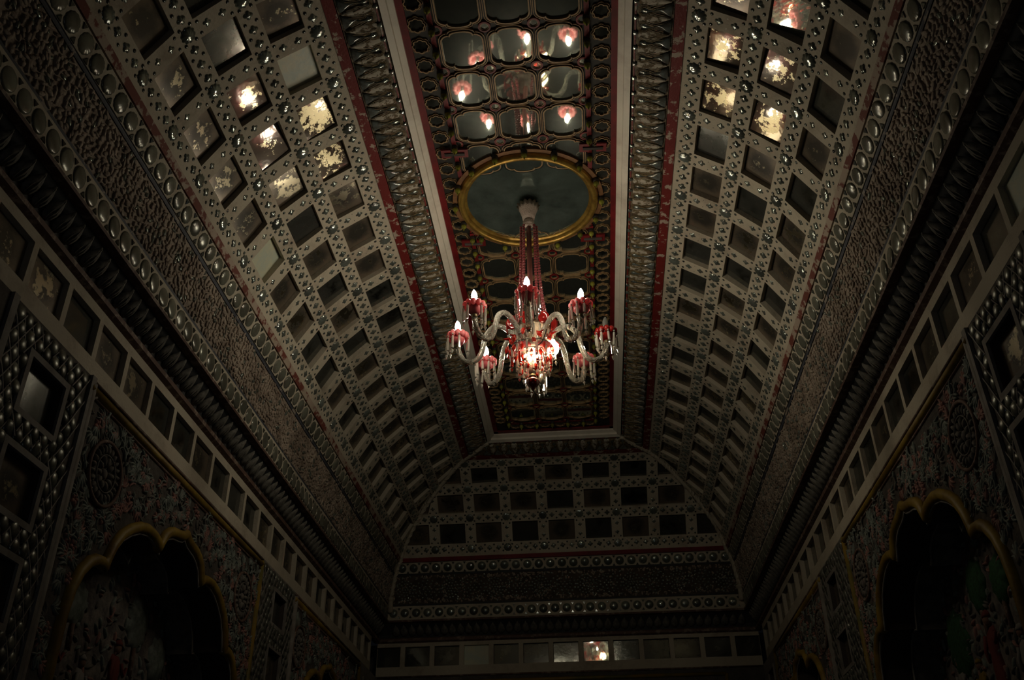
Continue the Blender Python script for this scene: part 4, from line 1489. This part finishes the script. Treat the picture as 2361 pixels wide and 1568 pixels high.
for sd in ('L', 'R'):
    wr = wallroot[sd]
    off = {'L': 0.0, 'R': 0.02}[sd]
    bays = [(3.70, 6.30, 4.985 + off, 1.0), (7.12, 9.36, 8.25 + off, 0.93)]
    piers = [(Y0, 3.70), (6.30, 7.12), (9.36, LE)]
    zt = 2.215
    for bi, (ya, yb, yc, s_) in enumerate(bays):
        # wall face around the opening
        P_ = arch_pts(yc, s_)
        mb = MB()
        V = []; F = []
        cols_ = [(ya, -1.5)] + [(P_[0][0], -1.5)]
        mb.add([lx(sd, ya, -1.5, 0), lx(sd, P_[0][0], -1.5, 0), lx(sd, P_[0][0], zt, 0), lx(sd, ya, zt, 0)], [(0, 1, 2, 3)])
        mb.add([lx(sd, yb, -1.5, 0), lx(sd, P_[-1][0], -1.5, 0), lx(sd, P_[-1][0], zt, 0), lx(sd, yb, zt, 0)], [(0, 1, 2, 3)])
        for i in range(len(P_) - 1):
            (a, za), (b, zb) = P_[i], P_[i + 1]
            mb.add([lx(sd, a, za, 0), lx(sd, b, zb, 0), lx(sd, b, zt, 0), lx(sd, a, zt, 0)], [(0, 1, 2, 3)])
        mb.add([lx(sd, P_[0][0], -1.5, 0), lx(sd, P_[-1][0], -1.5, 0), lx(sd, P_[-1][0], 0.55, 0), lx(sd, P_[0][0], 0.55, 0)], [(0, 1, 2, 3)])
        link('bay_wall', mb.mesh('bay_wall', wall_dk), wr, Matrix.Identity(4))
        # soffit, from a slightly smaller outline
        Q = arch_pts(yc, s_, 0.055)
        mb = MB()
        for i in range(len(Q) - 1):
            (a, za), (b, zb) = Q[i], Q[i + 1]
            mb.add([lx(sd, a, za, 0.0), lx(sd, b, zb, 0.0), lx(sd, b, zb, -0.17), lx(sd, a, za, -0.17)], [(0, 1, 2, 3)])
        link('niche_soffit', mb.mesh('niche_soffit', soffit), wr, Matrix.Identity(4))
        # second, set-back reveal
        Q2 = arch_pts(yc, s_, 0.10)
        mb = MB()
        for i in range(len(Q) - 1):
            (a, za), (b, zb) = Q[i], Q[i + 1]; (c, zc_), (e, ze) = Q2[i], Q2[i + 1]
            mb.add([lx(sd, a, za, -0.17), lx(sd, b, zb, -0.17), lx(sd, e, ze, -0.17), lx(sd, c, zc_, -0.17)], [(0, 1, 2, 3)])
            mb.add([lx(sd, c, zc_, -0.17), lx(sd, e, ze, -0.17), lx(sd, e, ze, -0.33), lx(sd, c, zc_, -0.33)], [(0, 1, 2, 3)])
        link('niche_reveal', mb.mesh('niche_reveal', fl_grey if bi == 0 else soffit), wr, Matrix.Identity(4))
        # yellow arch moulding and its white line
        Pm = arch_pts(yc, s_, 0.022)
        V, F = tubeVF([lx(sd, a, z, 0.004) for a, z in Pm], 0.030, 8)
        link('arch_moulding', mesh('arch_moulding', V, F, yellow, None, True), wr, Matrix.Identity(4))
        V, F = tubeVF([lx(sd, a, z, 0.004) for a, z in arch_pts(yc, s_, 0.058)], 0.006, 6)
        link('arch_line', mesh('arch_line', V, F, net_pl, None, True), wr, Matrix.Identity(4))
        V, F = tubeVF([lx(sd, a, z, -0.165) for a, z in arch_pts(yc, s_, 0.102)], 0.006, 6)
        link('arch_line', mesh('arch_line', V, F, net_pl, None, True), wr, Matrix.Identity(4))
        # rectangular ochre frame of the bay
        for (c0_, c1_, nm_, mt_) in (((ya, 2.16), (yb, 2.16), 'top_bead', yellow), ((yb - 0.02, 2.185), (yb - 0.02, -1.5), 'side_bead', yellow_b), ((ya + 0.02, 2.185), (ya + 0.02, -1.5), 'side_bead', net_pl)):
            V, F = tubeVF([lx(sd, c0_[0], c0_[1], 0.0), lx(sd, c1_[0], c1_[1], 0.0)], 0.022, 8)
            link(nm_, mesh(nm_, V, F, mt_, None, True), wr, Matrix.Identity(4))
        for zz_ in (2.200, 2.128):
            V, F = tubeVF([lx(sd, ya, zz_, 0.002), lx(sd, yb, zz_, 0.002)], 0.008, 6)
            link('thin_bead', mesh('thin_bead', V, F, brown_mould, None, True), wr, Matrix.Identity(4))
        # wheel rosettes
        for e in (-1, 1):
            y = yc + e * 1.0 * s_
            link('wheel_rosette', rosette_me, wr, frame(sd, y, SN['fr0'] + (1.845 - 2.215), 0.004) @ Matrix.Rotation(random.random(), 4, 'Z'))
        # flowering scrolls in relief
        sr = MB()
        top = {}
        for a, z in P_:
            top[round(a, 3)] = z

        def ztop(y):
            for i in range(len(P_) - 1):
                if P_[i][0] <= y <= P_[i + 1][0] and P_[i + 1][0] > P_[i][0]:
                    t = (y - P_[i][0]) / (P_[i + 1][0] - P_[i][0])
                    return P_[i][1] + t * (P_[i + 1][1] - P_[i][1])
            return -2
        cnt = 0
        tries = 0
        while cnt < (420 if bi == 0 else 260) and tries < 9000:
            tries += 1
            y = random.uniform(ya + 0.07, yb - 0.07); z = random.uniform(0.9, 2.10)
            if z < ztop(y) + 0.05 or (y > P_[0][0] - 0.05 and y < P_[-1][0] + 0.05 and z < 1.3):
                continue
            if any((y - (yc + e * s_)) ** 2 + (z - 1.845) ** 2 < 0.165 ** 2 for e in (-1, 1)):
                continue
            m = frame(sd, y, SN['fr0'] + (z - 2.215), 0.002) @ Matrix.Rotation(random.uniform(0, 2 * PI), 4, 'Z')
            g = random.random()
            if g < 0.22:
                pts = [(0.05 * math.cos(a) * (1 - a / 7), 0.05 * math.sin(a) * (1 - a / 7), 0.006) for a in [j * 0.55 for j in range(8)]]
                sr.add(*tubeVF(pts, [0.007 - 0.0007 * j for j in range(8)], 5), 0 if random.random() < .6 else 2, m)
                for j in (1, 3):
                    petal(sr, m @ T_(*pts[j]) @ Matrix.Rotation(1.2 + j * 0.5, 4, 'Z'), 0.02, 0.007, 0.008, 0)
            elif g < 0.45:
                for j in range(5):
                    petal(sr, m @ Matrix.Rotation(j * 2 * PI / 5, 4, 'Z') @ T_(0.004, 0, 0), 0.014, 0.009, 0.010, 1)
            else:
                for j in range(4):
                    petal(sr, m @ Matrix.Rotation((j - 1.5) * 0.42, 4, 'Z'), 0.036, 0.0075, 0.009, 0 if g < 0.8 else (1 if g < 0.92 else 2), 0.3)
            cnt += 1
        link('flower_scrolls', sr.mesh('flower_scrolls', [fl_leaf, fl_pink, fl_grey], True), wr, Matrix.Identity(4), kind='stuff')
        # painted relief figures in the niche
        figs = [(-0.85, 0.95, tint_yel, 1.0), (-0.55, 1.05, tint_red, 1.15), (-0.22, 1.0, tint_wht, 1.0), (0.12, 1.12, tint_red, 1.2), (0.38, 0.98, tint_yel, 1.0), (0.66, 1.04, tint_wht, 1.1), (0.86, 0.95, tint_red, 0.9)]
        for (u, z, mt, k_) in figs:
            link('relief_figure', figure(mt), wr, frame(sd, yc + u * s_, SN['fr0'] + (z - 2.215), -0.325) @ Matrix.Diagonal((k_, k_, k_, 1)))
        tb = MB()
        for (u, z, r_) in ((-0.40, 1.42, 0.10), (0.30, 1.50, 0.13), (0.62, 1.36, 0.11), (-0.72, 1.26, 0.09)) if sd == 'L' else ((-0.55, 1.38, 0.15), (0.15, 1.50, 0.12), (0.60, 1.30, 0.16), (-0.15, 1.44, 0.10)):
            tb.add(*domeVF(scallop(r_, 9, 0.10, 36, 1, 1.2), 0.03), 0, frame(sd, yc + u * s_, SN['fr0'] + (z - 2.215), -0.328))
            tb.add(*tubeVF([(0, -r_ * 1.1, 0.01), (0.01, -r_ * 2.4, 0.01)], 0.012, 6), 1, frame(sd, yc + u * s_, SN['fr0'] + (z - 2.215), -0.328))
        link('relief_trees', tb.mesh('relief_trees', [tint_grn if sd == 'R' else fl_leaf, brown_mould], True), wr, Matrix.Identity(4), kind='stuff')
        # small blossoms over the niche ground
        sr = MB()
        for q in range(520):
            y = yc + random.uniform(-1.0, 1.0) * s_; z = random.uniform(0.75, 1.8)
            m = frame(sd, y, SN['fr0'] + (z - 2.215), -0.326) @ Matrix.Rotation(random.uniform(0, 6), 4, 'Z')
            petal(sr, m, random.uniform(0.015, 0.04), 0.009, 0.012, random.choice((0, 0, 1, 2, 2)))
        link('niche_foliage', sr.mesh('niche_foliage', [fl_leaf, fl_pink, fl_grey], True), wr, Matrix.Identity(4), kind='stuff')
        V, F = boxVF(0, 1, 0, 1, 0, 1)
        mb = MB(); mb.add([lx(sd, a_, z_, o__) for a_ in (yc - 1.02 * s_, yc + 1.02 * s_) for z_ in (0.68, 0.72) for o__ in (-0.33, -0.29)],
                          [(0, 1, 3, 2), (4, 6, 7, 5), (0, 4, 5, 1), (2, 3, 7, 6), (0, 2, 6, 4), (1, 5, 7, 3)])
        link('niche_ledge', mb.mesh('niche_ledge', net_pl), wr, Matrix.Identity(4))
        # disc held up in the middle of the left niche
        if sd == 'L':
            V, F = tubeVF([(0.10 * math.cos(2 * PI * i / 28), 0.12 * math.sin(2 * PI * i / 28), 0.01) for i in range(29)], 0.012, 6, False)
            mm = MB(); mm.add(V, F, 0); mm.add(*domeVF(scallop(0.10, 1, 0, 20, 1, 1.2), 0.008), 1)
            for a_ in (0.6, 1.57, 2.5):
                mm.add(*tubeVF([(0, 0, 0.014), (0.07 * math.cos(a_), -0.09 * math.sin(a_), 0.014)], 0.004, 4), 0)
            link('round_shield', mm.mesh('round_shield', [brown_mould, tint_grn], True), wr, frame(sd, yc - 0.05, SN['fr0'] + (0.86 - 2.215), -0.30))
    # piers with recessed square mirrors among glass scales
    for pi_, (ya, yb) in enumerate(piers):
        if pi_ == 0:
            holes = [(3.22 + off * 2, 3.50 + off * 2, z, z + 0.235) for z in (1.81, 1.41, 1.01, 0.61)]
            s0 = 3.02
            holes += [(2.50, 2.78, z, z + 0.235) for z in (1.81, 1.41, 1.01)]
        elif pi_ == 1:
            holes = [(6.61 + off, 6.89 + off, z, z + 0.22) for z in (1.85, 1.455, 1.06)]
            s0 = ya
        else:
            holes = [(9.55, 9.83, z, z + 0.22) for z in (1.85, 1.455)]
            s0 = ya
        # face with holes
        ys = sorted(set([ya, yb] + [h[0] for h in holes] + [h[1] for h in holes]))
        zs = sorted(set([-1.5, zt] + [h[2] for h in holes] + [h[3] for h in holes]))
        mb = MB()
        for a, b in zip(ys[:-1], ys[1:]):
            for c, e in zip(zs[:-1], zs[1:]):
                hole = any(h[0] <= a and b <= h[1] and h[2] <= c and e <= h[3] for h in holes)
                if hole:
                    for (p1, p2) in (((a, c), (b, c)), ((b, c), (b, e)), ((b, e), (a, e)), ((a, e), (a, c))):
                        mb.add([lx(sd, p1[0], p1[1], 0), lx(sd, p2[0], p2[1], 0), lx(sd, p2[0], p2[1], -0.05), lx(sd, p1[0], p1[1], -0.05)], [(0, 1, 2, 3)], 1)
                else:
                    mb.add([lx(sd, a, c, 0), lx(sd, b, c, 0), lx(sd, b, e, 0), lx(sd, a, e, 0)], [(0, 1, 2, 3)])
        link('pier_face', mb.mesh('pier_face', [net_pl if pi_ else wall_dk, soffit]), wr, Matrix.Identity(4))
        for h in holes:
            wv = h[1] - h[0]; hv = h[3] - h[2]
            m = frame(sd, (h[0] + h[1]) / 2, SN['fr0'] + ((h[2] + h[3]) / 2 - 2.215), -0.035)
            link('mirror_pane', pane_mesh(wv + 0.004, hv + 0.004, old_mirror if random.random() < .5 else grey_mirror), wr, m)
            o1 = [(wv / 2 + 0.028, hv / 2 + 0.028), (-wv / 2 - 0.028, hv / 2 + 0.028), (-wv / 2 - 0.028, -hv / 2 - 0.028), (wv / 2 + 0.028, -hv / 2 - 0.028)]
            o2 = [(wv / 2, hv / 2), (-wv / 2, hv / 2), (-wv / 2, -hv / 2), (wv / 2, -hv / 2)]
            fm = MB(); fm.add(*ringVF(o1, o2, -0.002, 0.014), 0)
            link('pane_frame', fm.mesh('pane_frame', net_pl), wr, frame(sd, (h[0] + h[1]) / 2, SN['fr0'] + ((h[2] + h[3]) / 2 - 2.215), 0.0))
        if pi_ == 0:
            net(sd, 3.03, 3.68, 0.5, 2.20, holes, 0.070, wr)
            for y in (3.01, 3.70):
                mb = MB(); mb.add([lx(sd, y + a_, z_, o__) for a_ in (-0.02, 0.02) for z_ in (-1.5, zt) for o__ in (-0.02, 0.016)],
                                  [(0, 1, 3, 2), (4, 6, 7, 5), (0, 4, 5, 1), (2, 3, 7, 6), (0, 2, 6, 4), (1, 5, 7, 3)])
                link('pale_strip', mb.mesh('pale_strip', net_pl), wr, Matrix.Identity(4))
        elif pi_ == 1:
            net(sd, 6.34, 7.08, 0.9, 2.20, holes, 0.062, wr)
        # netting: raised crossing lines
        if pi_ < 2:
            nb = MB()
            x0_, x1_ = (3.03, 3.68) if pi_ == 0 else (6.34, 7.08)
            pt_ = 0.070 if pi_ == 0 else 0.062
            for e in (-1, 1):
                q = -2.0
                while q < 2.0:
                    # line z = zc + e * 1.64 * (y - x0)
                    seg = []
                    ns = 24
                    for j in range(ns + 1):
                        y = x0_ + (x1_ - x0_) * j / ns
                        z = 0.6 + q + e * 1.64 * (y - x0_)
                        ok = 0.5 < z < 2.2 and not any(a - 0.03 < y < b + 0.03 and c - 0.03 < z < d + 0.03 for a, b, c, d in holes)
                        if ok:
                            seg.append(lx(sd, y, z, 0.008 + 0.004 * math.sin(j)))
                        if (not ok or j == ns) and len(seg) > 1:
                            nb.add(*tubeVF(seg, 0.0045, 4))
                            seg = []
                        elif not ok:
                            seg = []
                    q += pt_ * 1.64
            link('plaster_net', nb.mesh('plaster_net', net_pl), wr, Matrix.Identity(4), kind='stuff')

# end wall below the frieze: ochre framed panel with glass beads
wr = wallroot['E']
mb = MB(); mb.add([lx('E', -2.4, -1.5, 0), lx('E', 2.4, -1.5, 0), lx('E', 2.4, 2.215, 0), lx('E', -2.4, 2.215, 0)], [(0, 1, 2, 3)])
link('end_face', mb.mesh('end_face', wall_dk), wr, Matrix.Identity(4))
for (a, b, m_, r_) in (((-1.62, 2.14), (1.62, 2.14), yellow_b, 0.020), ((-1.62, 2.14), (-1.62, -1.5), yellow_b, 0.020), ((1.62, 2.14), (1.62, -1.5), yellow_b, 0.020),
                       ((-1.98, 2.205), (1.98, 2.205), brown_mould, 0.010)):
    V, F = tubeVF([lx('E', a[0], a[1], 0), lx('E', b[0], b[1], 0)], r_, 8)
    link('ochre_bead', mesh('ochre_bead', V, F, m_, None, True), wr, Matrix.Identity(4))
sr = MB()
for q in range(700):
    x = random.uniform(-1.55, 1.55); z = random.uniform(1.5, 2.10)
    m = frame('E', x, SN['fr0'] + (z - 2.215), 0.0)
    if random.random() < 0.5:
        sr.add(*domeVF(scallop(random.uniform(0.008, 0.014), 1, 0, 8), 0.008), 0, m)
    else:
        petal(sr, m @ Matrix.Rotation(random.uniform(0, 6), 4, 'Z'), 0.025, 0.008, 0.008, 1)
link('end_relief', sr.mesh('end_relief', [bead_glass, fl_grey], True), wr, Matrix.Identity(4), kind='stuff')
